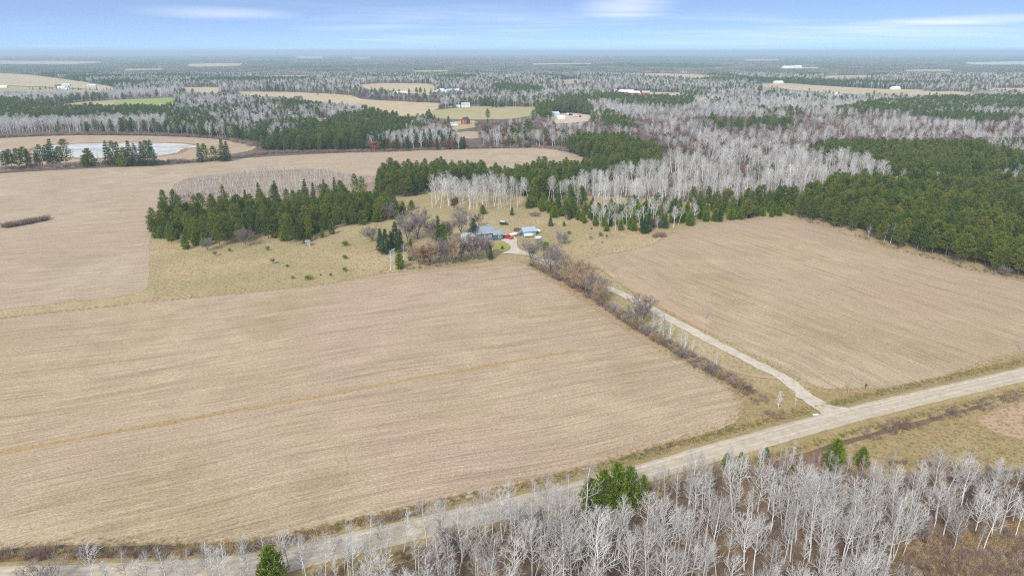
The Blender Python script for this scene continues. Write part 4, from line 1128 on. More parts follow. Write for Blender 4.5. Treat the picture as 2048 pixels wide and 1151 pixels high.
# ---- undergrowth, grass and reeds
def in_stuff(poly, sp, jitter=0.5, keep=1.0, avoid=()):
    W = [G(x, y) for x, y in poly]
    x0, x1 = min(w.x for w in W), max(w.x for w in W); y0, y1 = min(w.y for w in W), max(w.y for w in W)
    X, Y = np.meshgrid(np.arange(x0, x1, sp), np.arange(y0, y1, sp))
    X = (X + rng.uniform(-jitter, jitter, X.shape) * sp).ravel(); Y = (Y + rng.uniform(-jitter, jitter, Y.shape) * sp).ravel()
    ok = inpoly(X, Y, [(w.x, w.y) for w in W]) & (rng.random(X.shape) < keep)
    for a in avoid: ok &= ~inpoly(X, Y, [(w.x, w.y) for w in a])
    return X[ok], Y[ok]
def along(px_line, off0, off1, per_m, closed=False, smooth=True):
    pts = [G(x, y) for x, y in px_line]
    pts = catmull(pts, 2.0, closed)
    X, Y = [], []
    n = len(pts)
    for i in range(n - (0 if closed else 1)):
        a, c = pts[i], pts[(i + 1) % n]; d = c - a; L = d.length
        if L < 1e-6: continue
        s = Vector((d.y, -d.x, 0)) / L
        for _ in range(int(L * per_m + rng.random())):
            q = a + d * rng.random() + s * rng.uniform(off0, off1); X.append(q.x); Y.append(q.y)
    return np.array(X), np.array(Y)
def plant(name, meshes, X, Y, s0, s1, label, cat, z=0.05, flat=1.0):
    n = len(X)
    s = rng.uniform(s0, s1, n)
    Z = z if np.ndim(z) else np.full(n, z)
    scatter(name, meshes, np.stack([X, Y, Z], 1), np.stack([np.zeros(n), np.zeros(n), rng.uniform(0, 6.28, n)], 1),
            np.stack([s, s, s * flat], 1), rng.integers(0, len(meshes), n), label, cat)
def cat2(*a): return np.concatenate([q[0] for q in a]), np.concatenate([q[1] for q in a])
FWB = [(-100, 1330), (150, 1240), (420, 1196), (560, 1162), (700, 1130), (850, 1092), (1000, 1056), (1150, 1026), (1300, 976), (1420, 944), (1560, 925), (1700, 930), (1800, 925), (1900, 930), (2048, 945), (2350, 990), (2350, 1500), (-100, 1500)]
X, Y = in_stuff(FWB, 1.15, 0.6)
kp = vnoise(X / 6, Y / 6, 4) > 0.30
plant('undergrowth', BRUSH, X[kp], Y[kp], 0.4, 0.9, 'reddish brown leafless undergrowth under the foreground aspens', 'undergrowth')
X, Y = in_stuff([(1560, 1500), (1700, 1150), (1800, 1060), (2000, 1040), (2350, 1060), (2350, 1500)], 1.0, 0.6)
plant('wood_grass', GRASS_D, X, Y, 0.6, 1.3, 'tawny dry grass in the open corner of the foreground wood', 'grass')
# roadside: brown scrub next to the field, straw fringe along the field edges, green strip along the gravel
SCRUB = [[(-300, 1140), (0, 1108), (120, 1096), (300, 1094), (440, 1104), (560, 1086), (700, 1057), (840, 1020), (850, 1030), (700, 1068), (560, 1098), (440, 1118), (300, 1118), (0, 1125), (-300, 1152)],
         [(1495, 800), (1520, 790), (1560, 800), (1590, 822), (1560, 842), (1500, 842), (1490, 825)],
         [(1700, 870), (1850, 832), (1960, 806), (2040, 790), (2048, 800), (1940, 830), (1840, 856), (1740, 885)]]
X, Y = cat2(*[in_stuff(p, 0.8, 0.6, k) for p, k in zip(SCRUB, (0.85, 0.35, 0.45))])
kp = vnoise(X / 4.0, Y / 4.0, 31) > 0.33
X, Y = X[kp], Y[kp]
plant('roadside_scrub', BRUSH, X, Y, 0.45, 0.9, 'brown scrub in the ditch along the gravel road', 'scrub', np.where(X < 5, 0.22, 0.1))
fa = along(FIELD_A[2:], -0.6, 1.8, 4.5)
fb = along(FIELD_B, -0.5, 1.4, 3.5, True)
fr2 = along([(1610, 779), (1680, 783), (1800, 781), (1900, 762), (2048, 716), (2300, 662)], -1.5, 3.0, 9)
fr3 = along([(1460, 775), (1496, 800), (1492, 838), (1450, 862), (1300, 903), (1150, 952)], -0.8, 1.2, 5)
X, Y = cat2(fa, fb, fr2, fr3, along(weed_px, -0.7, 0.7, 1.0))
ok = ~((Y > 330))
plant('field_edge_grass', GRASS_D, X[ok], Y[ok], 0.3, 0.8, 'straw coloured grass fringing the field edges', 'grass', 0.09, 0.6)
X, Y = cat2(in_stuff(WOOD_FLOOR[:0] + [(1640, 905), (1760, 872), (1880, 838), (2048, 790), (2350, 720), (2600, 900), (2300, 1010), (2048, 972), (1940, 955), (1840, 958), (1740, 962), (1680, 930)], 1.0, 0.6, 0.75),
            in_stuff([(1500, 795), (1560, 770), (1590, 790), (1640, 833), (1560, 856), (1440, 886), (1470, 850)], 0.9, 0.6, 0.6),
            in_stuff([(1625, 785), (1680, 784), (1800, 781), (1900, 760), (2048, 712), (2048, 730), (1900, 768), (1780, 800), (1720, 814), (1670, 806)], 0.9, 0.6, 0.6))
plant('bank_grass', GRASS_D + GRASS_G, X, Y, 0.5, 1.0, 'rough tawny and green grass on the road banks', 'grass', 0.08)
rx = along(ROAD_PX, 4.4, 6.8, 5); lx = along(ROAD_PX, -7.5, -4.3, 7)
X, Y = cat2(rx, lx)
plant('road_edge_grass', GRASS_G + GRASS_D[:1], X, Y, 0.6, 1.1, 'short green and yellow grass along both edges of the gravel road', 'grass', 0.28)
# meadow tussocks, brush margins of the meadow
X, Y = in_stuff([(305, 598), (305, 500), (330, 490), (640, 492), (820, 440), (1050, 420), (1300, 470), (1300, 486), (1160, 518), (1060, 505), (1000, 515), (760, 545), (540, 578)], 1.7, 0.6, 0.5)
qx, qy = PX(X, Y)
ok = ~inpoly(qx, qy, [(900, 495), (985, 455), (1045, 460), (1110, 525), (1000, 512)])
plant('meadow_tussocks', GRASS_D + GRASS_G[:1], X[ok], Y[ok], 0.4, 1.1, 'low tussocks of dry grass across the meadow', 'grass', 0.05, 0.45)
hed = along([(1062, 527), (1100, 548), (1150, 575), (1200, 606), (1260, 645), (1330, 688), (1400, 725), (1450, 752), (1500, 790)], -1.6, 1.8, 3.6)
hg = along([(1062, 527), (1150, 575), (1260, 645), (1400, 725), (1500, 790)], -3.5, 3.5, 5)
plant('hedgerow_brush', BRUSH, hed[0], hed[1], 0.6, 1.35, 'tangled brown brush along the hedgerow', 'brush')
plant('hedgerow_grass', GRASS_D, hg[0], hg[1], 0.6, 1.2, 'tawny grass along the hedgerow and driveway', 'grass')
b1 = along([(-60, 462), (0, 457), (55, 447), (104, 438)], -2.5, 2.5, 5)
b2 = along([(1592, 440), (1680, 464), (1800, 502), (1950, 543), (2048, 562)], -5.5, -0.6, 1.5)
b3 = along([(-100, 343), (0, 340), (150, 333), (330, 326), (420, 322), (500, 312), (560, 306), (740, 304), (960, 296), (1085, 296), (1140, 304)], -7, 4, 1.8)
b4 = along([(-200, 282), (0, 274), (150, 269), (330, 270), (450, 277), (520, 292)], -8, 9, 2.6)
b5 = along([(1300, 470), (1330, 474), (1320, 468)], -1, 1, 4)
b6 = along([(760, 548), (810, 541), (900, 529), (985, 519)], -2.2, 0.3, 1.0)
b7 = in_stuff([(345, 392), (420, 380), (520, 384), (640, 372), (640, 390), (500, 404), (380, 410)], 2.5, .6, .5)
X, Y = cat2(b1, b2, b3, b4, b5, b6, b7)
gap = (vnoise(X / 7.0, Y / 7.0, 21) > 0.42) | (Y > 500)
X, Y = X[gap], Y[gap]
sc_ = np.where((Y > 450) | (X < -200), 1.5, 0.62)
n = len(X)
s_ = sc_ * rng.uniform(0.7, 1.2, n)
scatter('field_margin_brush', BRUSH, np.stack([X, Y, np.full(n, .05)], 1), np.stack([np.zeros(n), np.zeros(n), rng.uniform(0, 6.28, n)], 1), np.stack([s_ * 1.2, s_ * 1.2, s_], 1), rng.integers(0, 5, n), 'brown leafless brush along pond and field margins', 'brush')
X, Y = along([(x, y) for x, y in POND], -5.0, 0.5, 3.0, True)
qx, qy = PX(X, Y); ok = ~inpoly(qx, qy, POND)
plant('marsh_reeds', REED, X[ok], Y[ok], 0.7, 1.3, 'pale reeds fringing the pond', 'reeds', 0.1)
# ------------------------------------------------------------------ hand-placed trees and bushes
def put(kind, px, py, h, label, name=None, var=None, sxy=1.0, group=None, parts=True, cat='tree', lean=0.0):
    w = G(px, py)
    H = VAR[kind][0][3]
    if kind in ('bare', 'brown_bare'): H /= 1.4      # the topmost twigs are too thin to read as crown
    rr = random.Random(int(px * 13 + py * 7))
    return stand_tree(kind, w.x, w.y, h / H, rr.uniform(0, 6.28), rr.randrange(8) if var is None else var, label, group, name, parts, cat, (0, lean), 0.0, sxy)
# farmhouse grove
put('bare', 836, 478, 13.5, 'tallest broad leafless tree left of the farmhouse', 'leafless_tree', 1, 1.0)
put('bare', 815, 483, 10, 'leafless tree leaning out beside the broad tallest one', 'leafless_tree', 2, 0.9)
put('bare', 866, 484, 10, 'leafless grey tree left beside the tall spruce', 'leafless_tree', 0, 0.9)
put('bare', 922, 470, 11, 'lone leafless tree behind the white house wing', 'leafless_tree', 3, 0.8)
put('bare', 957, 453, 6, 'small thin leafless tree in the meadow behind the house', 'leafless_tree', 0, 0.7)
put('bare', 746, 483, 6.5, 'small grey leafless tree in the meadow left of the spruces', 'leafless_tree', 1, 1.2)
put('bare', 900, 478, 8, 'leafless tree between tall spruce and house wing', 'leafless_tree', 2, 0.8)
for px, py, h, lb in ((762, 502, 11, 'outermost dark spruce of the cluster left of the grove'), (772, 508, 12, 'front spruce of the cluster left of the grove'), (783, 503, 10, 'middle spruce of the cluster left of the grove'),
                      (792, 498, 13.5, 'tallest spruce of the cluster left of the grove'), (801, 504, 11, 'inner spruce of the cluster left of the grove')):
    put('spruce', px, py, h, lb, sxy=1.3, group='spruce cluster left of the grove')
put('spruce', 823, 521, 10.5, 'narrow dark spruce between white birches and brown trees', sxy=0.95)
put('spruce', 877, 488, 14, 'tall slim blue green spruce in the middle of the grove', var=3, sxy=0.9)
put('young_pine', 889, 488, 10.5, 'green pine touching the tall slim spruce', sxy=0.95)
put('spruce', 947, 481, 11.5, 'spruce standing right before the farmhouse front', var=1, sxy=1.45)
put('spruce', 981, 519, 6.5, 'small dark spruce at the end of the grove by the lawn', sxy=1.1)
put('young_pine', 800, 538, 8.5, 'green cedar between the white birches at the field edge', sxy=0.75)
for px, py, h, lb in ((781, 540, 9, 'outer white birch of the pair at the grove end'), (788, 539, 9.6, 'inner white birch of the pair at the grove end'), (808, 526, 9, 'white birch right of the cedar'), (754, 545, 4.6, 'short white birch at the thin end of the grove')):
    put('pole_aspen', px, py, h, lb, 'birch_tree', sxy=1.3)
put('oak', 848, 531, 9, 'orange brown leaved tree at the field edge of the grove', 'oak_tree', 2, 1.0)
put('brown_bare', 860, 530, 8.0, 'brown twiggy tree beside the orange brown one', 'leafless_tree', 0, 1.0)
put('brown_bare', 838, 531, 7.5, 'brown twiggy tree left of the orange brown one', 'leafless_tree', 1, 0.9)
put('bare', 878, 527, 9.5, 'grey leafless tree before the tall slim spruce', 'leafless_tree', 1, 0.8)
put('bare', 893, 526, 8.5, 'grey leafless tree between grove spruce and pale trees', 'leafless_tree', 3, 0.75)
put('brown_bare', 904, 527, 9, 'pale brown leafless tree before the white wing', 'leafless_tree', 1, 0.7)
put('brown_bare', 911, 525, 9.5, 'taller pale brown leafless tree before the white wing', 'leafless_tree', 0, 0.65)
put('bare', 923, 523, 7.5, 'thin dark leafless tree before the white wing', 'leafless_tree', 2, 0.7)
put('bare', 946, 520, 10.5, 'broad round leafless tree hiding the house front', 'leafless_tree', 1, 1.0)
put('bare', 957, 519, 9.5, 'round leafless tree before the house front, near the lawn', 'leafless_tree', 0, 0.95)
put('bare', 974, 516, 7.5, 'grey leafless tree beside the small spruce at the lawn', 'leafless_tree', 2, 0.9)
# hedgerow along the driveway
for kd, px, py, h, s, lb in (('bare', 1062, 524, 8.5, 0.95, 'first leafless hedgerow tree below the gravel yard'), ('bare', 1101, 544, 10, 0.95, 'dark leafless hedgerow tree right of the round juniper'),
                             ('bare', 1124, 555, 8, 0.85, 'leafless hedgerow tree beside the olive brown trees'), ('brown_bare', 1143, 567, 8.5, 1.0, 'uppermost olive brown tree of the hedgerow'),
                             ('brown_bare', 1160, 577, 8.8, 1.0, 'second olive brown tree of the hedgerow'), ('brown_bare', 1178, 588, 8.2, 1.0, 'third olive brown tree of the hedgerow'),
                             ('bare', 1192, 597, 7.5, 1.0, 'grey leafless tree closing the dense part of the hedgerow'), ('brown_bare', 1204, 606, 6.5, 1.0, 'lowest olive brown tree of the hedgerow'),
                             ('bare', 1283, 650, 8.5, 1.0, 'lone round leafless tree beside the driveway middle')):
    put(kd, px, py, h, lb, 'leafless_tree', None, s, 'hedgerow trees')
for px, py, h, lb in ((1306, 664, 6.5, 'first white birch after the lone round tree'), (1318, 672, 7, 'second white birch after the lone round tree'), (1327, 678, 7.6, 'tallest white birch of the driveway hedgerow'),
                      (1340, 682, 6, 'thin white birch behind the tallest one'), (1362, 696, 6.2, 'white birch clump stem in the lower hedgerow'), (1370, 700, 5.6, 'leaning white birch in the lower hedgerow'),
                      (1384, 706, 4.2, 'small white birch in the lower hedgerow'), (1432, 738, 5.0, 'lone thin birch beside the side track'), (1556, 816, 4.6, 'small birch in the scrub at the driveway mouth'), (1590, 812, 2.4, 'tiny birch at the driveway mouth edge')):
    put('row_aspen', px, py, h * 1.1, lb, 'birch_tree', None, 1.15, 'hedgerow birches')
for i, t_ in enumerate(np.linspace(0.02, 0.97, 26)):
    rr = random.Random(i + 300)
    px = 1215 + 285 * t_ + rr.uniform(-4, 4); py = 616 + 172 * t_ + 10 * math.sin(t_ * 3.1) + rr.uniform(-3, 3)
    put(('bare', 'brown_bare')[i % 3 != 1], px, py, rr.uniform(1.8, 4.0) * (1.1 - 0.35 * t_), 'low leafless shrub in the lower hedgerow beside the driveway', 'leafless_shrub', None, 1.2, 'low shrubs of the hedgerow', cat='shrub')
for i in range(16):
    rr = random.Random(i + 800)
    px = rr.uniform(1120, 1290); py = rr.uniform(455, 492) if px < 1250 else rr.uniform(470, 482)
    if i > 9: px = rr.uniform(330, 740); py = rr.uniform(512, 548)
    put(('sapling', 'bush', 'bare')[i % 3], px, py, rr.uniform(0.9, 2.2), 'faint low shrub scattered on the dry meadow', 'meadow_shrub', None, 1.1, 'low shrubs scattered on the meadow', cat='shrub')
put('bush', 1088, 502, 5.2, 'round yellow green juniper between two leafless trees', 'juniper', 0, 0.9, cat='bush')
put('spruce', 1101, 452, 5.4, 'lone small conifer on the meadow right of the shed', 'spruce_tree', 1, 1.6)
put('spruce', 1024, 430, 4.8, 'small conifer at the meadow edge behind the dark vehicle', 'spruce_tree', 2, 1.5)
put('bush', 1004, 499, 2.2, 'small dark bush on the lawn by the gravel yard', 'bush', 1, 0.7, cat='bush')
put('bare', 1118, 490, 6, 'thin leafless tree on the meadow right of the juniper', 'leafless_tree', 3, 0.7)
put('bare', 1128, 488, 5, 'smallest leafless tree on the meadow right of the juniper', 'leafless_tree', 1, 0.7)
put('young_pine', 1128, 452, 2.8, 'tiny yellow green pine on the meadow beside the lone conifer', sxy=1.1)
put('young_pine', 1213, 462, 4.0, 'low round pine at the meadow corner of the wood', sxy=1.3)
put('spruce', 1289, 467, 8.5, 'dark conifer standing out at the meadow corner of the right field', sxy=1.4)
put('young_pine', 822, 419, 5.8, 'lone round pine between grove and house aspens', sxy=1.3)
put('young_pine', 802, 430, 5.2, 'round pine at the grove end before the lone one', sxy=1.3)
put('young_pine', 966, 428, 5.5, 'yellow green pine before the house aspens', sxy=1.2)
put('oak', 908, 422, 8.5, 'russet oak before the house aspens', 'oak_tree', 3, 0.9)
put('young_pine', 664, 468, 6, 'lone olive pine standing before the grove edge', sxy=0.9)
put('young_pine', 372, 498, 7.2, 'olive pine standing out before the grove at the left field', sxy=0.9)
put('bare', 415, 501, 5.0, 'dead grey tree before the grove', 'leafless_tree', 0, 1.0)
put('bare', 492, 494, 8.0, 'ash grey leafless tree at the grove front', 'leafless_tree', 1, 0.8)
put('bare', 778, 441, 8.5, 'ash grey leafless tree at the right end of the grove', 'leafless_tree', 2, 0.9)
for px, py, h, s, lb in ((586, 558, 1.6, 0.8, 'leftmost tiny bush of the row near the field edge'), (617, 559, 2.0, 1.5, 'widest green bush of the row near the field edge'), (641, 551, 1.1, 0.8, 'tiniest bush of the row near the field edge'),
                         (662, 552, 1.5, 0.8, 'small olive bush of the row near the field edge'), (690, 543, 2.2, 0.7, 'upright bush at the right end of the row near the field edge'), (690, 491, 2.6, 1.4, 'wide olive bush alone in the meadow'),
                         (536, 501, 2.4, 0.8, 'bright green bush before the grove gap'), (459, 503, 1.8, 0.8, 'small bright bush at the foot of the grove')):
    put('bush', px, py, h, lb, 'bush', None, s, 'bushes on the meadow', cat='bush')
for px, py, h, lb in ((568, 506, 3.0, 'thin bare sapling on the meadow'), (745, 500, 2.4, 'short bare sapling left of the spruces'), (1163, 492, 2.2, 'faint bare sapling on the meadow near the right field')):
    put('sapling', px, py, h, lb, 'sapling', None, 1.4, 'bare saplings on the meadow', cat='sapling')
put('pine', 450, 415, 15, 'tall pine towering over the grove at its left', sxy=0.6)
for px, py, h, lb in ((520, 408, 13.5, 'second tall conifer over the grove'), (553, 408, 14.5, 'third tall conifer over the grove'), (612, 402, 14, 'fourth tall conifer over the grove'), (628, 402, 12, 'fifth tall conifer over the grove'),
                      (650, 400, 13, 'sixth tall conifer over the grove'), (671, 398, 14, 'seventh tall conifer over the grove')):
    put('spruce', px, py, h, lb, group='tall conifers over the grove')
put('pine', 712, 392, 16, 'tall open crowned pine beside the pine block', sxy=0.75)
# conifers by the gravel road
for px, py, h, s, lb in ((1234, 1018, 11.0, 0.85, 'biggest bright green pine beside the gravel road'), (1207, 1020, 9.8, 0.8, 'bright pine left in the roadside pine clump'), (1260, 1012, 9.6, 0.8, 'bright pine right in the roadside pine clump'),
                         (1179, 1018, 8.0, 0.8, 'separate bright pine left of the roadside clump'), (1283, 1003, 6.6, 0.7, 'separate slim bright pine right of the roadside clump'),
                         (1668, 932, 7.4, 0.9, 'tallest roadside pine before the right aspens'), (1658, 944, 4.5, 0.8, 'short pine at the foot of the tallest roadside pine'), (1722, 932, 5.2, 1.0, 'round roadside pine before the right aspens'),
                         (1529, 921, 3.6, 1.0, 'small roadside pine above the saplings'), (1480, 935, 4.2, 0.6, 'slim roadside pine above the saplings'), (1452, 935, 4.0, 0.8, 'pale roadside pine left of the slim one'), (1517, 940, 2.6, 0.8, 'low pine hidden in the saplings'),
                         (1580, 950, 2.8, 0.9, 'small pine amid the sapling thicket'), (545, 1178, 8.8, 0.95, 'lone bright pine at the bottom beside the gravel road')):
    put('young_pine', px, py, h, lb, sxy=s, group='young pines beside the gravel road')
for i, px in enumerate(range(200, 700, 26)):
    rr = random.Random(px)
    w = G(px + rr.uniform(-10, 10), 1190 - (px - 200) * 0.085 + rr.uniform(-14, 10))
    stand_tree('pole_aspen' if i % 3 else 'aspen', w.x, w.y, rr.uniform(0.75, 0.95) if i % 3 else rr.uniform(0.55, 0.68), rr.uniform(0, 6), rr.randrange(5), 'slender bare birch at the near edge of the road, bottom left', 'birches along the bottom of the road', 'birch_tree', True, 'tree', (rr.gauss(0, .05), rr.gauss(0, .05)), 0, 1.25)
for i in range(15):
    rr = random.Random(i + 77)
    px = 690 + i * 41 + rr.uniform(-14, 14)
    w = G(px, 1124 - (px - 690) * 0.205 + rr.uniform(-5, 16))
    stand_tree('pole_aspen' if i % 2 else 'aspen', w.x, w.y, rr.uniform(0.85, 1.05) if i % 2 else rr.uniform(0.6, 0.78), rr.uniform(0, 6), rr.randrange(5), 'bare white birch crossing the view of the road, centre', 'birches along the road centre', 'birch_tree', True, 'tree', (rr.gauss(0, .05), rr.gauss(0, .05)), 0, 1.25)
put('bare', 92, 1188, 5.2, 'low leafless shrubby tree at the bottom left corner', 'leafless_tree', 1, 1.2)
# plantation edge aspens
for px, py, h, lb in ((1735, 476, 8, 'thin grey aspen against the pine plantation, left of the white ones'), (1768, 483, 9.5, 'white aspen against the pine plantation'), (1780, 487, 11, 'tallest white aspen against the pine plantation'), (1762, 480, 8, 'short white aspen against the pine plantation'),
                      (1842, 502, 8.5, 'lone white aspen at the plantation edge'), (1728, 440, 13, 'white aspen crown poking out of the plantation'), (1995, 452, 13.5, 'pale aspen crown deep in the plantation')):
    put('aspen', px, py, h, lb)
put('bare', 2008, 552, 3.5, 'low dead grey tree under the plantation edge', 'leafless_tree', 2, 1.2)
for px, py, h, lb in ((1768, 378, 9, 'orange brown oak at the tip of the pine plantation'), (1484, 385, 8.5, 'russet oak in the middle of the white wood'), (1940, 372, 5, 'orange oak in the plantation clearing'), (1955, 370, 5, 'smaller orange oak in the plantation clearing'),
                      (1630, 324, 9, 'russet oak at the plantation tip behind the white wood')):
    put('oak', px, py, h, lb, 'oak_tree', None, 1.1, parts=False)
put('gold', 1422, 163, 20, 'golden yellow tree far away right of centre', 'golden_tree', None, 0.9, parts=False)
# pond row
PR = [(14, 341, 12, 'pine'), (26, 340, 12, 'pine'), (40, 339, 13, 'pine'), (54, 337, 13.5, 'pine'), (60, 337, 11, 'spruce'), (76, 334, 10, 'spruce'), (86, 333, 12.5, 'pine'), (99, 332, 12, 'pine'), (108, 331, 15.5, 'spruce'),
      (122, 331, 12, 'pine'), (133, 331, 15, 'pine'), (180, 332, 10.5, 'young_pine'), (172, 333, 7, 'young_pine'), (218, 331, 14.5, 'spruce'), (230, 331, 15.5, 'pine'), (240, 331, 14, 'spruce'), (252, 332, 11, 'young_pine'), (263, 331, 14.5, 'spruce'), (274, 331, 13, 'spruce'),
      (288, 331, 14, 'spruce'), (297, 331, 15, 'pine'), (307, 331, 15, 'spruce'), (401, 325, 11.5, 'spruce'), (411, 324, 12, 'pine'), (430, 324, 10.5, 'pine'), (447, 323, 13.5, 'spruce'), (456, 322, 12, 'spruce')]
for i, (px, py, h, kd) in enumerate(PR):
    seg = 'before the marsh at the far left' if px < 140 else ('before the open pond water' if px < 350 else 'before the marsh at the pond end')
    put(kd, px, py, h * 1.4, '%s in the row %s' % (KIND_DESC[kd][1], seg), None, None, 1.15, '%ss in the row %s' % (KIND_DESC[kd][1], seg), parts=False)
put('pole_aspen', 203, 332, 12, 'leaning white dead birch in the pond row', 'birch_tree', 1, 1.3, lean=-0.2, parts=False)
put('oak', 224, 332, 8, 'russet oak in the pond row', 'oak_tree', 0, 0.8, parts=False)
for px, py, h, kd, lb in ((975, 284, 12, 'pine', 'tall dark pine in the brown wood right of the red house'), (1005, 288, 12, 'pine', 'broad dark pine above the far field end'), (1212, 318, 9, 'young_pine', 'pine at the near foot of the round clump'),
                          (976, 240, 15, 'pine', 'lone tall pine beside the olive pasture')):
    put(kd, px, py, h, lb, sxy=1.1, parts=False)
# loose conifers around the far farms
rr = random.Random(5)
FT = [((870, 196), 'pine', 7, 14), ((905, 205), 'pine', 14, 10), ((830, 188), 'pine', 10, 30), ((690, 190), 'pine', 16, 30), ((1005, 212), 'spruce', 8, 36), ((1060, 205), 'pine', 9, 24), ((1120, 224), 'spruce', 12, 24), ((750, 190), 'pine', 8, 30)]
cnt = 0
PF = []
for (cx, cy), kd, n_, wd in FT:
    for i in range(n_):
        x, y = cx + rr.gauss(0, wd * 0.5), cy + rr.gauss(0, 1.6)
        put(kd, x, y, rr.uniform(9, 15), '%s in the loose shelter trees around the far farms' % KIND_DESC[kd][1], None, None, 1.0, 'shelter trees around the far farms', parts=False)
for i in range(26):
    x = 60 + i * 8 + rr.uniform(-4, 4)
    put('spruce', x, 178 + (x - 60) * 0.02 + rr.uniform(-1.5, 1.5), rr.uniform(5, 9), 'small round conifer on the lawn of the distant white farm', None, None, 1.3, 'lawn conifers of the distant white farm', parts=False)

# ------------------------------------------------------------------ buildings
MAT['siding_blue'] = plain('slate_blue_siding', (0.075, 0.115, 0.155), 0.6, 0.3, 0.15, 0.8)
MAT['siding_white'] = plain('white_siding', (0.74, 0.74, 0.72), 0.6, 0.3, 0.08, 0.8)
MAT['siding_sky'] = plain('sky_blue_siding', (0.16, 0.33, 0.47), 0.6, 0.3, 0.15, 0.8)
MAT['roof_blue'] = plain('pale_blue_metal_roof', (0.25, 0.30, 0.345), 0.45, 0.4, 0.08, 0.6)
MAT['roof_sky'] = plain('weathered_sky_blue_roof', (0.34, 0.41, 0.455), 0.5, 0.4, 0.10, 0.6)
MAT['roof_grey'] = plain('grey_roof', (0.40, 0.44, 0.48), 0.6, 0.3, 0.12, 0.6)
MAT['roof_white'] = plain('white_metal_roof', (0.78, 0.79, 0.80), 0.5, 0.4, 0.06, 0.2)
MAT['roof_dark'] = plain('dark_shingle', (0.09, 0.085, 0.08), 0.9, 0.1, 0.2, 0.8)
MAT['barn_red'] = plain('barn_red', (0.32, 0.055, 0.05), 0.7, 0.2, 0.15, 0.5)
MAT['barn_blue'] = plain('barn_deep_blue', (0.045, 0.15, 0.28), 0.5, 0.3, 0.1, 0.5)
MAT['barn_teal'] = plain('pale_teal_roof', (0.42, 0.60, 0.64), 0.5, 0.3, 0.08, 0.5)
MAT['wood_brown'] = plain('brown_boards', (0.16, 0.10, 0.07), 0.85, 0.1, 0.25, 1.0)
MAT['wood_grey'] = plain('weathered_grey_boards', (0.25, 0.235, 0.22), 0.9, 0.1, 0.2, 1.5)
MAT['glass'] = plain('window_glass', (0.03, 0.04, 0.05), 0.08, 0.6, 0.05)
MAT['paint_white'] = plain('white_paint', (0.80, 0.80, 0.78), 0.45, 0.4, 0.05)
MAT['paint_red'] = plain('red_car_paint', (0.45, 0.012, 0.02), 0.25, 0.5, 0.05)
MAT['paint_dark'] = plain('dark_car_paint', (0.018, 0.024, 0.035), 0.3, 0.5, 0.05)
MAT['tyre'] = plain('tyre_rubber', (0.02, 0.02, 0.02), 0.9, 0.1, 0.05)
MAT['steel'] = plain('galvanised_steel', (0.50, 0.51, 0.52), 0.4, 0.4, 0.1, 2.0, 0.4)
MAT['pole'] = plain('weathered_pole', (0.34, 0.31, 0.28), 0.9, 0.1, 0.15, 2.0)
MAT['stone'] = plain('field_stone', (0.40, 0.385, 0.36), 0.9, 0.15, 0.25, 3.0)
MAT['tarp'] = plain('pale_tarp', (0.70, 0.72, 0.70), 0.5, 0.3, 0.1, 1.5)
MAT['pale_green'] = plain('pale_green_paint', (0.50, 0.60, 0.55), 0.5, 0.3, 0.08, 1.0)
MAT['lamp'] = plain('lamp_glass', (0.75, 0.72, 0.66), 0.2, 0.5, 0.02)

def boxg(g, x0, x1, y0, y1, z0, z1):
    o = len(g.v)
    g.v += [(x0, y0, z0), (x1, y0, z0), (x1, y1, z0), (x0, y1, z0), (x0, y0, z1), (x1, y0, z1), (x1, y1, z1), (x0, y1, z1)]
    g.f += [tuple(i + o for i in f) for f in ((3, 2, 1, 0), (4, 5, 6, 7), (0, 1, 5, 4), (1, 2, 6, 5), (2, 3, 7, 6), (3, 0, 4, 7))]
def prism(g, prof, y0, y1):
    """extrude an x,z outline along y"""
    o = len(g.v); n = len(prof)
    g.v += [(x, y0, z) for x, z in prof] + [(x, y1, z) for x, z in prof]
    g.f.append(tuple(o + i for i in range(n))); g.f.append(tuple(o + n + i for i in reversed(range(n))))
    for i in range(n):
        j = (i + 1) % n
        g.f.append((o + i, o + n + i, o + n + j, o + j))
def part(name, g, mat, parent, smooth=False):
    return link(name, mk_mesh(name, g.v, g.f, [mat], smooth=smooth), parent)
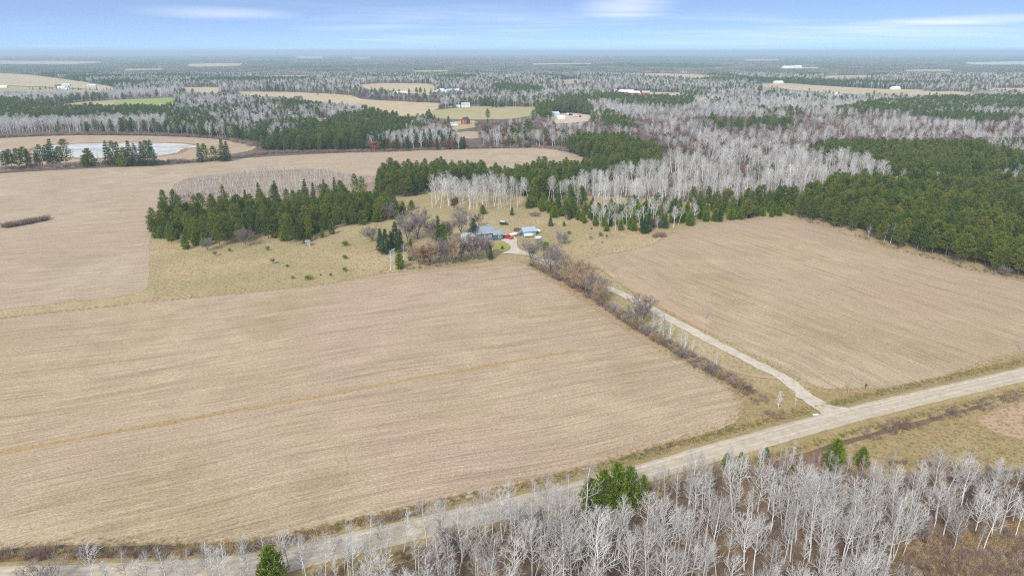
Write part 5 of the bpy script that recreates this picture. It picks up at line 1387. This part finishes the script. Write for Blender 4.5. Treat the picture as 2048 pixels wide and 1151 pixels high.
def building(name, px, py, w, d, hw, rise, rz, wall, roof, label, windows=(), doors=(), over=0.35, cat='house', parent=None, loc=None, seams=False, trim=None):
    """gabled block, ridge along local x; front is local -y. windows/doors: (side, u, z, width, height), side in F B L R"""
    if parent is None:
        o = link(name, None, label=label, cat=cat)
        p = G(px, py); o.location = (p.x, p.y, 0); o.rotation_euler = (0, 0, rz)
    else: o = parent
    ox, oy = loc or (0, 0)
    g = Geo()
    hd, hwd = d / 2, w / 2
    # walls with gable ends: outline in y,z extruded along x
    pr = [(-hd, -0.3), (hd, -0.3), (hd, hw), (0, hw + rise), (-hd, hw)]
    b = len(g.v)
    g.v += [(ox - hwd, oy + y, z) for y, z in pr] + [(ox + hwd, oy + y, z) for y, z in pr]
    g.f += [tuple(b + i for i in (4, 3, 2, 1, 0)), tuple(b + 5 + i for i in range(5))]
    for i in range(5):
        j = (i + 1) % 5
        g.f.append((b + i, b + j, b + 5 + j, b + 5 + i))
    part('wall', g, wall, o)
    for sgn in (-1, 1):
        g = Geo()
        sl = rise / hd
        y0 = sgn * (hd + over); z0 = hw - over * sl
        th = 0.14
        P0 = [(y0, z0 + 0.03), (0, hw + rise + 0.03), (0, hw + rise + th + 0.03), (y0, z0 + th + 0.03)]
        b = len(g.v)
        g.v += [(ox - hwd - over, oy + y, z) for y, z in P0] + [(ox + hwd + over, oy + y, z) for y, z in P0]
        g.f += [tuple(b + i for i in (0, 1, 2, 3)), tuple(b + 7 - i for i in range(4))]
        for i in range(4):
            j = (i + 1) % 4
            g.f.append((b + i, b + 4 + i, b + 4 + j, b + j))
        if seams:
            k = int(w / 0.6)
            for i in range(k + 1):
                x = ox - hwd - over + 0.1 + i * (w + 2 * over - 0.2) / k
                b = len(g.v)
                g.v += [(x - .02, oy + y0, z0 + th + .03), (x + .02, oy + y0, z0 + th + .03), (x + .02, oy, hw + rise + th + .03), (x - .02, oy, hw + rise + th + .03),
                        (x - .02, oy + y0, z0 + th + .08), (x + .02, oy + y0, z0 + th + .08), (x + .02, oy, hw + rise + th + .08), (x - .02, oy, hw + rise + th + .08)]
                g.f += [tuple(b + q for q in f) for f in ((4, 5, 6, 7), (0, 1, 5, 4), (1, 2, 6, 5), (3, 0, 4, 7))]
        part('roof_slope', g, roof, o)
    g = Geo(); boxg(g, ox - hwd - over - 0.02, ox + hwd + over + 0.02, oy - 0.16, oy + 0.16, hw + rise + 0.10, hw + rise + 0.22)
    part('ridge_cap', g, roof, o)
    if trim:
        for sx in (-1, 1):
            for sy in (-1, 1):
                g = Geo(); boxg(g, ox + sx * hwd - 0.09, ox + sx * hwd + 0.09, oy + sy * hd - 0.09, oy + sy * hd + 0.09, -0.2, hw - 0.05); part('corner_board', g, trim, o)
    for lst, nm in ((windows, 'window'), (doors, 'door')):
        for side, u, z, ww, hh in lst:
            fr, pa = Geo(), Geo()
            def slab(gq, a, e0, e1):
                x0, x1 = u - ww / 2 + a, u + ww / 2 - a; za, zb = z + a, z + hh - a
                if side == 'F': boxg(gq, ox + x0, ox + x1, oy - hd - e1, oy - hd + e0, za, zb)
                elif side == 'B': boxg(gq, ox + x0, ox + x1, oy + hd - e0, oy + hd + e1, za, zb)
                elif side == 'L': boxg(gq, ox - hwd - e1, ox - hwd + e0, oy + x0, oy + x1, za, zb)
                else: boxg(gq, ox + hwd - e0, ox + hwd + e1, oy + x0, oy + x1, za, zb)
            slab(fr, 0, 0.05, 0.05)
            f_ = part(nm, fr, MAT['paint_white'] if nm == 'window' else MAT['paint_white'], o)
            if nm == 'window':
                slab(pa, 0.14, 0.02, 0.07); part('pane', pa, MAT['glass'], f_)
                mu = Geo(); a_ = 0
                x0, x1 = u - 0.05, u + 0.05
                if side in 'FB':
                    y_ = oy - hd - 0.09 if side == 'F' else oy + hd + 0.02
                    boxg(mu, ox + x0, ox + x1, y_, y_ + 0.07, z + 0.1, z + hh - 0.1); part('mullion', mu, MAT['paint_white'], f_)
            else:
                slab(pa, 0.12, 0.02, 0.07); part('door_leaf', pa, wall, f_)
    return o
HR = R(20)
# farmhouse: main block, lower annex to the right and in front, white wing at the left
fh = building('farmhouse', 962, 477, 10.5, 7.6, 3.4, 2.5, HR, MAT['siding_blue'], MAT['roof_blue'], 'slate blue farmhouse with pale blue metal roof behind leafless trees',
              windows=[('F', 1.0, 1.2, 1.0, 1.3), ('F', 3.6, 1.2, 1.0, 1.3), ('F', -2.0, 1.2, 1.2, 1.3), ('R', 1.4, 1.2, 1.0, 1.3)], doors=[('F', 2.3, 0.1, 1.0, 2.1)], seams=True)
building('x', 0, 0, 4.6, 5.6, 2.7, 1.5, 0, MAT['siding_blue'], MAT['roof_blue'], '', windows=[('F', 0.6, 1.0, 1.3, 1.2), ('R', 0, 1.0, 1.1, 1.2)], parent=fh, loc=(7.2, -2.4), seams=True)
building('x', 0, 0, 5.4, 5.6, 2.7, 1.5, 0, MAT['siding_white'], MAT['roof_grey'], '', windows=[('L', 0, 1.0, 1.0, 1.1), ('F', 0.5, 1.0, 1.0, 1.1)], parent=fh, loc=(-7.6, -3.0))
g = Geo(); boxg(g, -2.4, -1.7, 0.8, 1.5, 4.6, 7.0); part('chimney', g, MAT['stone'], fh)
g = Geo(); boxg(g, 0.2, 4.2, -5.2, -3.82, 0.05, 0.35); boxg(g, 0.3, 0.42, -5.1, -4.98, 0.35, 1.2); boxg(g, 4.0, 4.12, -5.1, -4.98, 0.35, 1.2); boxg(g, 0.3, 4.12, -5.12, -4.98, 1.2, 1.28)
part('porch_deck', g, MAT['wood_grey'], fh)
# shed
sh = building('garden_shed', 1056, 469, 6.6, 4.6, 2.3, 1.5, R(22), MAT['siding_sky'], MAT['roof_sky'], 'sky blue shed with pale metal roof beside the gravel yard', windows=[('F', -0.6, 0.9, 0.8, 0.9), ('F', 0.9, 0.9, 0.8, 0.9)], doors=[('F', -2.3, 0.05, 1.2, 1.9)], cat='shed', seams=True)
g = Geo(); boxg(g, -5.4, -3.6, -1.6, 1.8, 1.75, 1.9); part('lean_to_roof', g, MAT['wood_grey'], sh)
for x, y in ((-5.3, -1.5), (-5.3, 1.6)):
    g = Geo(); boxg(g, x, x + 0.12, y, y + 0.12, -0.2, 1.75); part('lean_to_post', g, MAT['wood_brown'], sh)
building('outhouse', 616, 491, 2.2, 2.0, 1.9, 0.7, R(20), MAT['wood_grey'], MAT['wood_grey'], 'small weathered grey hut at the foot of the grove', doors=[('F', 0.3, 0.05, 0.8, 1.7)], over=0.15, cat='hut')
# far farms
W = MAT
building('red_house', 931, 248, 9, 8, 4.6, 3.6, R(60), W['barn_red'], W['roof_dark'], 'red gabled house with white trim among brown trees', windows=[('L', 0, 2.8, 1.6, 1.4), ('F', -2, 2.4, 1.2, 1.4), ('F', 2, 2.4, 1.2, 1.4), ('L', 0, 0.8, 2, 1.4)], trim=W['paint_white'])
building('carport', 906, 251, 12, 6, 2.6, 0.8, R(12), W['siding_white'], W['roof_grey'], 'low white garage with grey roof left of the red house', doors=[('F', -2.5, 0.05, 2.4, 2.2), ('F', 2.0, 0.05, 2.4, 2.2)], cat='garage')
building('long_barn', 800, 190, 30, 14, 4.4, 3.0, R(15), W['siding_white'], W['roof_white'], 'long white barn at the edge of the tan pasture', doors=[('F', -6, 0.1, 4, 3.4), ('F', 5, 0.1, 4, 3.4)], over=0.6, cat='barn')
building('pole_barn', 882, 187, 22, 20, 6.0, 4.2, R(75), W['siding_white'], W['roof_white'], 'white pole barn left of the dark blue one', doors=[('L', 0, 0.1, 6, 4.5)], over=0.5, cat='barn')
building('pole_barn', 898, 187, 24, 18, 5.5, 4.0, R(70), W['siding_white'], W['barn_teal'], 'pale teal roofed barn between white and dark blue barns', doors=[('L', 0, 0.1, 5, 4)], over=0.5, cat='barn')
building('pole_barn', 912, 188.5, 24, 22, 6.5, 4.4, R(70), W['barn_blue'], W['roof_white'], 'dark blue barn with white roof on the far farm', doors=[('L', 0, 0.1, 6, 5)], over=0.5, cat='barn')
building('trailer_home', 948, 191, 18, 6, 3.0, 0.8, R(8), W['siding_white'], W['roof_white'], 'white trailer home right of the barns', windows=[('F', -4, 1, 1.6, 1.2), ('F', 3, 1, 1.6, 1.2)])
building('trailer_home', 938, 189, 10, 6, 3.0, 1.2, R(30), W['wood_grey'], W['roof_grey'], 'small grey house beside the white trailer home', windows=[('F', 0, 1, 1.6, 1.2)])
building('farm_house', 897, 214, 16, 9, 4.0, 3.0, R(12), W['siding_white'], W['barn_teal'], 'house with pale teal roof beside the olive pasture', windows=[('F', -4, 1.2, 1.5, 1.4), ('F', 4, 1.2, 1.5, 1.4)], doors=[('F', 0, 0.1, 1.2, 2.2)])
building('farm_house', 931, 214, 13, 8, 4.0, 3.0, R(14), W['siding_white'], W['roof_grey'], 'white house with grey roof right of the teal roofed one', windows=[('F', -3, 1.2, 1.5, 1.4), ('F', 3, 1.2, 1.5, 1.4)], doors=[('F', 0, 0.1, 1.2, 2.2)])
building('garden_shed', 916, 215, 6, 4, 2.6, 1.2, R(10), W['siding_white'], W['roof_white'], 'tiny white shed between the two pasture houses', doors=[('F', 0, 0.1, 1.4, 2)], cat='shed')
building('red_barn', 1248, 188, 40, 16, 5, 3.6, R(-12), W['barn_red'], W['roof_white'], 'long red barn with white roof far right of centre', doors=[('F', -8, 0.1, 5, 4), ('F', 8, 0.1, 5, 4)], over=0.5, cat='barn')
building('red_barn', 1268, 189, 22, 12, 4, 3.0, R(-12), W['barn_red'], W['roof_white'], 'shorter red barn touching the long red one', doors=[('F', 0, 0.1, 4, 3)], over=0.5, cat='barn')
building('red_barn', 1291, 189.5, 16, 10, 4.5, 3.2, R(10), W['barn_red'], W['roof_grey'], 'separate small red barn right of the long red one', doors=[('F', 0, 0.1, 3, 3)], over=0.5, cat='barn')
building('brown_house', 597, 202, 14, 10, 5, 3.6, R(20), W['wood_brown'], W['roof_dark'], 'dark brown house among spruces left of the tan field', windows=[('F', -3, 1.6, 1.6, 1.5), ('F', 3, 1.6, 1.6, 1.5)])
building('garden_shed', 597, 208, 7, 5, 2.6, 1.4, R(10), W['siding_white'], W['roof_white'], 'white shed in front of the dark brown house', doors=[('F', 0, 0.1, 1.6, 2)], cat='shed')
for px, py, w, d, h, wm, rm, lb in ((123, 177.5, 16, 9, 3.6, 'siding_white', 'roof_white', 'white house in the middle of the distant left farm'), (134, 178.5, 12, 8, 3, 'siding_white', 'roof_grey', 'low white garage right beside the distant left farm house'), (133, 172.5, 18, 10, 4, 'pale_green', 'pale_green', 'pale green barn behind the distant left farm house'),
                                     (116, 174, 12, 8, 3.4, 'barn_red', 'roof_dark', 'dark red shed behind the distant left farm house'), (184, 173, 20, 9, 3.2, 'pale_green', 'pale_green', 'long pale green shed right of the distant left farm'), (258, 176.5, 22, 10, 3, 'siding_white', 'roof_white', 'white barn left of the young pine strip'),
                                     (6, 176, 20, 10, 3.6, 'siding_white', 'roof_white', 'white house at the photo edge on the distant lawn'), (1386, 167, 20, 10, 4, 'siding_white', 'roof_grey', 'white house below the golden tree'), (1372, 169, 14, 9, 4, 'siding_white', 'roof_white', 'white house left below the golden tree'),
                                     (1556, 167, 26, 12, 4, 'siding_white', 'roof_white', 'white barn at the left end of the far tan band'), (1526, 167.5, 30, 12, 4, 'barn_blue', 'roof_dark', 'low dark barn at the left end of the far tan band'), (1790, 179, 20, 12, 4, 'siding_white', 'roof_white', 'white house in the middle of the far tan band'),
                                     (1575, 136.5, 60, 24, 6, 'siding_white', 'roof_white', 'long white hall close to the horizon'), (1594, 136.0, 46, 24, 7, 'siding_white', 'roof_white', 'second white hall close to the horizon'), (1612, 192, 18, 9, 3, 'siding_white', 'roof_white', 'white shed among the far grey aspens'), (1670, 191, 20, 9, 3, 'siding_white', 'roof_white', 'second white shed among the far grey aspens')):
    building('farm_building', px, py, w, d, h, d * 0.25, R(15), W[wm], W[rm], lb, doors=[('F', 0, 0.1, w * .15, h * .7)], windows=[('F', -w * .3, 1.2, 1.5, 1.3), ('F', w * .3, 1.2, 1.5, 1.3)], cat='building')
building('garden_shed', 1888, 376, 5.5, 3.5, 2.4, 0.9, R(15), W['siding_white'], W['roof_white'], 'white hut in the plantation clearing', doors=[('F', 0, 0.05, 1, 1.9)], cat='shed')

# ------------------------------------------------------------------ vehicles and yard things
def wheelset(parent, xs_, ys_, r, w=0.24):
    for x in xs_:
        for y in ys_:
            g = Geo(); g.tube([(x, y - w / 2, r), (x, y + w / 2, r)], [r, r], 14)
            b = len(g.v); g.f.append(tuple(b - 28 + i for i in range(14))); g.f.append(tuple(b - 1 - i for i in range(14)))
            o = part('wheel', g, MAT['tyre'], parent)
            h = Geo(); h.tube([(x, y - w / 2 - 0.01, r), (x, y + w / 2 + 0.01, r)], [r * .55, r * .55], 10)
            b = len(h.v); h.f.append(tuple(b - 20 + i for i in range(10))); h.f.append(tuple(b - 1 - i for i in range(10)))
            part('rim', h, MAT['steel'], o)
def vehicle(name, px, py, rz, label, paint, kind, cat, roofmat=None, s=1.0):
    o = link(name, None, label=label, cat=cat)
    p = G(px, py); o.location = (p.x, p.y, 0.24 if kind == 'pickup' else 0.06); o.rotation_euler = (0, 0, rz); o.scale = (s, s, s)
    g = Geo()
    if kind == 'pickup':
        prism(g, [(-2.75, 0.55), (-2.75, 1.12), (-0.75, 1.12), (-0.70, 1.12), (1.05, 1.14), (2.45, 1.05), (2.75, 0.9), (2.75, 0.5), (-2.75, 0.5)], -0.95, 0.95)
        part('body', g, paint, o)
        g = Geo(); prism(g, [(-0.85, 1.13), (-0.70, 1.72), (-0.55, 1.80), (0.45, 1.80), (0.6, 1.74), (1.15, 1.15)], -0.82, 0.82); part('cab', g, roofmat or paint, o)
        g = Geo(); boxg(g, -0.55, 0.38, -0.835, 0.835, 1.25, 1.66); part('side_window', g, MAT['glass'], o)
        g = Geo(); b = [(1.17, 1.2), (0.66, 1.72), (0.70, 1.74), (1.21, 1.22)]; prism(g, b, -0.72, 0.72); part('windscreen', g, MAT['glass'], o)
        g = Geo(); boxg(g, -2.6, -1.0, -0.8, 0.8, 1.10, 1.135); part('bed_floor', g, MAT['tyre'], o)
        wheelset(o, (-1.75, 1.75), (-0.86, 0.86), 0.4)
    else:
        prism(g, [(-2.2, 0.5), (-2.25, 1.0), (-1.0, 1.05), (1.0, 1.05), (2.1, 0.95), (2.25, 0.5)], -0.9, 0.9); part('body', g, paint, o)
        g = Geo(); prism(g, [(-2.1, 1.05), (-1.95, 1.68), (0.5, 1.72), (1.1, 1.06)], -0.8, 0.8); part('cabin', g, MAT['glass'] if roofmat else paint, o)
        g = Geo(); boxg(g, -1.98, 0.5, -0.82, 0.82, 1.70, 1.80); part('roof', g, roofmat or paint, o)
        if not roofmat:
            g = Geo(); boxg(g, -1.8, 0.4, -0.815, 0.815, 1.2, 1.6); part('side_window', g, MAT['glass'], o)
        wheelset(o, (-1.4, 1.4), (-0.82, 0.82), 0.36)
    for y in (-0.65, 0.65):
        x = 2.74 if kind == 'pickup' else 2.2
        g = Geo(); boxg(g, x - 0.05, x + 0.04, y - 0.16, y + 0.16, 0.72, 0.88); part('headlight', g, MAT['lamp'], o)
    return o
def boat(name, px, py, rz, label, hull, L=5.0, cover=True):
    o = link(name, None, label=label, cat='boat')
    p = G(px, py); o.location = (p.x, p.y, 0.2); o.rotation_euler = (0, 0, rz)
    secs = [(-0.5, 0.9, 0.55), (-0.2, 1.0, 0.5), (0.15, 0.95, 0.5), (0.38, 0.6, 0.6), (0.5, 0.05, 0.9)]
    g = Geo()
    for u, w, z in secs:
        x = u * L; k = 0.95 * w
        g.v += [(x, -k, 1.25 + (0.25 if u > 0.3 else 0)), (x, -k * 0.75, z), (x, 0, z - 0.15), (x, k * 0.75, z), (x, k, 1.25 + (0.25 if u > 0.3 else 0))]
    for i in range(4):
        for j in range(4):
            a = i * 5 + j; g.f.append((a, a + 1, a + 6, a + 5))
    g.f.append((0, 1, 2, 3, 4))
    part('hull', g, hull, o)
    g = Geo()
    for u, w, z in secs:
        x = u * L; k = 0.97 * w; e = 0.25 if u > 0.3 else 0
        g.v += [(x, -k, 1.26 + e), (x, 0, 1.75 if abs(u) < 0.3 else 1.45 + e * 0.5), (x, k, 1.26 + e)]
    for i in range(4):
        for j in range(2):
            a = i * 3 + j; g.f.append((a, a + 3, a + 4, a + 1))
    part('cover', g, MAT['tarp'], o)
    g = Geo(); boxg(g, -L * .45, L * .7, -0.05, 0.05, 0.25, 0.35); boxg(g, -1.2, -1.1, -0.9, 0.9, 0.25, 0.35); part('trailer_frame', g, MAT['steel'], o)
    wheelset(o, (-1.15,), (-0.95, 0.95), 0.28, 0.16)
    return o
vehicle('pickup_truck', 1016, 477.5, R(-32), 'red pickup truck parked on the gravel yard', MAT['paint_red'], 'pickup', 'truck')
boat('covered_boat', 1027, 473, R(35), 'pale covered boat on a trailer behind the red pickup', MAT['paint_white'], 5.2)
vehicle('off_road_vehicle', 1008, 449.5, R(-15), 'dark off-road vehicle with white roof out on the meadow', MAT['paint_dark'], 'suv', 'car', MAT['paint_white'])
boat('fishing_boat', 1058, 474, R(6), 'long white boat lying before the sky blue shed', MAT['paint_white'], 4.6)
boat('skiff', 1073, 465, R(-38), 'white boat leaning at the right end of the shed', MAT['tarp'], 4.8)
boat('rowing_boat', 1077, 480, R(10), 'small pale boat alone in the grass below the shed', MAT['pale_green'], 3.4)
# far parked things in the gravel yard among the trees
for px, py, pm, lb in ((1135, 230, 'paint_white', 'white car upper in the far gravel yard'), (1142, 231.5, 'paint_dark', 'dark car in the far gravel yard'), (1150, 234, 'paint_white', 'white car lower in the far gravel yard'), (1128, 233, 'barn_teal', 'pale blue car in the far gravel yard'), (1160, 234.5, 'barn_red', 'red brown car at the right of the far gravel yard')):
    vehicle('parked_car', px, py, R(random.Random(int(px)).uniform(0, 180)), lb, MAT[pm], 'suv', 'car', s=1.5)
building('workshop', 1106, 233, 16, 10, 4, 2.4, R(15), W['pale_green'], W['barn_teal'], 'teal workshop at the left of the far gravel yard', doors=[('F', 0, 0.1, 3, 3)], cat='building')
building('workshop', 1122, 238, 10, 6, 3, 1.4, R(10), W['siding_white'], W['roof_white'], 'white shed at the near side of the far gravel yard', doors=[('F', 0, 0.1, 2, 2.2)], cat='shed')

def pole(px, py, h, label, arm=False, group='utility poles'):
    o = link('utility_pole', None, label=label, cat='utility pole', group=group)
    p = G(px, py); o.location = (p.x, p.y, 0); o.rotation_euler = (0, 0, R(22))
    g = Geo(); g.tube([(0, 0, -0.4), (0, 0, h * .5), (0, 0, h)], [0.15, 0.13, 0.10], 8); part('shaft', g, MAT['pole'], o)
    if arm:
        g = Geo(); boxg(g, -1.1, 1.1, -0.06, 0.06, h - 0.9, h - 0.75); part('crossarm', g, MAT['pole'], o)
    for x in ((-1.0, 0, 1.0) if arm else (0,)):
        g = Geo(); z = h - 0.75 if arm else h
        g.tube([(x, 0, z), (x, 0, z + 0.1), (x, 0, z + 0.22)], [0.05, 0.07, 0.03], 6); part('insulator', g, MAT['lamp'], o)
    return o
pole(1221, 546, 7.5, 'utility pole at the upper edge of the right field')
pole(1411, 640, 7.0, 'utility pole between driveway and right field, halfway down')
pole(1696, 787, 7.2, 'utility pole in the grass corner by the driveway mouth')
pole(2041, 702, 7.0, 'utility pole at the right photo edge beside the road')
pole(982, 216, 12, 'far utility pole beside the blue roofed farm', True)
pole(1262, 234, 12, 'far utility pole among the aspens right of the gravel yard', True)
for px, py, lb in ((1225, 548, 'low bare mound at the foot of the upper field pole'), (1406, 637, 'low straw mound at the foot of the halfway pole')):
    g = Geo(); rr = random.Random(px)
    n = 18
    for k, (r_, z) in enumerate(((3.2, 0.0), (2.2, 0.28), (1.0, 0.5), (0.05, 0.58))):
        for i in range(n):
            a = 2 * math.pi * i / n; q = r_ * (1 + 0.18 * math.sin(3 * a + k) + rr.uniform(-.06, .06)); g.v.append((q * 1.3 * math.cos(a), q * 0.7 * math.sin(a), z))
    for k in range(3):
        for i in range(n):
            j = (i + 1) % n; g.f.append((k * n + i, k * n + j, (k + 1) * n + j, (k + 1) * n + i))
    p = G(px, py); link('mound', mk_mesh('mound', g.v, g.f, [MAT['marsh']], smooth=True), loc=(p.x, p.y, 0.08), rz=R(110), label=lb, cat='mound')
# rubble piles
def rock(seed, s):
    rr = random.Random(seed); g = Geo()
    n = 7
    for k, (r_, z) in enumerate(((0.7, 0), (1.0, 0.35), (0.75, 0.75), (0.1, 0.95))):
        for i in range(n):
            a = 2 * math.pi * i / n + k * 0.3; q = s * r_ * rr.uniform(0.75, 1.2); g.v.append((q * math.cos(a), q * math.sin(a), s * z * rr.uniform(0.85, 1.1)))
    for k in range(3):
        for i in range(n):
            j = (i + 1) % n; g.f.append((k * n + i, k * n + j, (k + 1) * n + j, (k + 1) * n + i))
    return g
ROCKS = [mk_mesh('stone', g.v, g.f, [MAT['stone']]) for g in (rock(i, 0.42) for i in range(4))]
for px, py, n_, lb in ((1414, 722, 16, 'grey stone heap in the hedgerow beside the side track'), (1458, 757, 14, 'grey stone heap at the lower end of the hedgerow'), (1404, 716, 9, 'small upper stone heap in the hedgerow')):
    o = link('stone_pile', None, label=lb, cat='stone pile', group='stone heaps in the hedgerow')
    p = G(px, py); o.location = (p.x, p.y, 0.05); rr = random.Random(px)
    for i in range(n_):
        c = link('stone', ROCKS[i % 4], o, (rr.gauss(0, 0.9), rr.gauss(0, 0.6), rr.uniform(0, 0.35)), rr.uniform(0, 6)); k = rr.uniform(0.6, 1.2); c.scale = (k, k, k * 0.8)
# long steel trailer bed lying in the hedgerow
o = link('flat_wagon', None, label='long grey steel wagon bed beside the hedgerow', cat='wagon')
a_, b_ = G(1228, 611), G(1259, 629); mid = (a_ + b_) / 2; dl = (b_ - a_).length
o.location = (mid.x, mid.y, 0.1); o.rotation_euler = (0, 0, math.atan2(b_.y - a_.y, b_.x - a_.x))
for y in (-0.8, 0.8):
    g = Geo(); boxg(g, -dl / 2, dl / 2, y - 0.08, y + 0.08, 0.62, 0.82); part('side_rail', g, MAT['steel'], o)
for i in range(9):
    x = -dl / 2 + 0.3 + i * (dl - 0.6) / 8
    g = Geo(); boxg(g, x - 0.35, x + 0.35, -0.72, 0.72, 0.66, 0.74); part('plank', g, MAT['wood_grey'], o)
wheelset(o, (-dl * .3, dl * .3), (-0.8, 0.8), 0.35, 0.2)
# roadside mailbox and litter-sized marker
o = link('mailbox', None, label='dark mailbox on a post at the field edge by the road', cat='mailbox'); p = G(1731, 778); o.location = (p.x, p.y, 0.1)
g = Geo(); boxg(g, -0.06, 0.06, -0.06, 0.06, -0.2, 1.1); part('post', g, MAT['wood_brown'], o)
g = Geo(); prism(g, [(-0.16, 1.1), (-0.16, 1.35), (0, 1.45), (0.16, 1.35), (0.16, 1.1)], -0.3, 0.3); part('box', g, MAT['paint_dark'], o)
o = link('culvert_end', None, label='white culvert marker at the grass corner beside the driveway mouth', cat='culvert'); p = G(1630, 832); o.location = (p.x, p.y, 0.12)
g = Geo(); g.tube([(-0.7, 0, 0.2), (0.7, 0.2, 0.25)], [0.3, 0.3], 12); part('pipe', g, MAT['paint_white'], o)
g = Geo(); g.tube([(0.72, 0.2, 0.25), (0.8, 0.21, 0.25)], [0.36, 0.36], 12); part('collar', g, MAT['steel'], o)
# split logs stacked beside the shed
o = link('log_pile', None, label='dark stacked logs at the left end of the sky blue shed', cat='log pile'); p = G(1034, 462); o.location = (p.x, p.y, 0.05); o.rotation_euler = (0, 0, R(35))
for r_ in range(4):
    for i in range(7 - r_):
        g = Geo(); y = (i - (6 - r_) / 2) * 0.46; z = 0.22 + r_ * 0.38; g.tube([(-1.1, y, z), (1.1, y, z)], [0.22, 0.21], 7)
        b = len(g.v); g.f.append(tuple(b - 14 + k for k in range(7))); g.f.append(tuple(b - 1 - k for k in range(7)))
        part('log', g, MAT['wood_brown'], o)
# dark red brush pile on the meadow
X, Y = in_stuff([(1058, 430), (1068, 426), (1082, 428), (1080, 433), (1064, 434)], 1.0, .6, .9)
plant('brush_pile', BRUSH, X, Y, 0.5, 0.9, 'dark red brush pile at the far meadow edge', 'brush pile')
X, Y = in_stuff([(1303, 472), (1318, 467), (1333, 470), (1328, 475), (1310, 476)], 1.0, .6, .9)
plant('bramble_patch', BRUSH, X, Y, 0.7, 1.1, 'brown bramble patch at the meadow corner of the right field', 'brush')

# ------------------------------------------------------------------ air
HAZE = 1.5e-4
HAZE_COL = (0.66, 0.85, 1.0, 1)
if HAZE > 0:
    g = Geo(); boxg(g, -34000, 34000, -400, 34000, -2.0, 112.0)
    hm = bpy.data.materials.new('haze_air'); hm.use_nodes = True
    ht = hm.node_tree; ht.nodes.clear()
    pv = ht.nodes.new('ShaderNodeVolumePrincipled'); ou = ht.nodes.new('ShaderNodeOutputMaterial')
    pv.inputs['Color'].default_value = HAZE_COL; pv.inputs['Density'].default_value = HAZE
    pv.inputs['Anisotropy'].default_value = 0.0
    ht.links.new(pv.outputs[0], ou.inputs['Volume'])
    link('haze', mk_mesh('haze', g.v, g.f, [hm]), kind='stuff', label='thin blue haze over the whole plain', cat='haze')
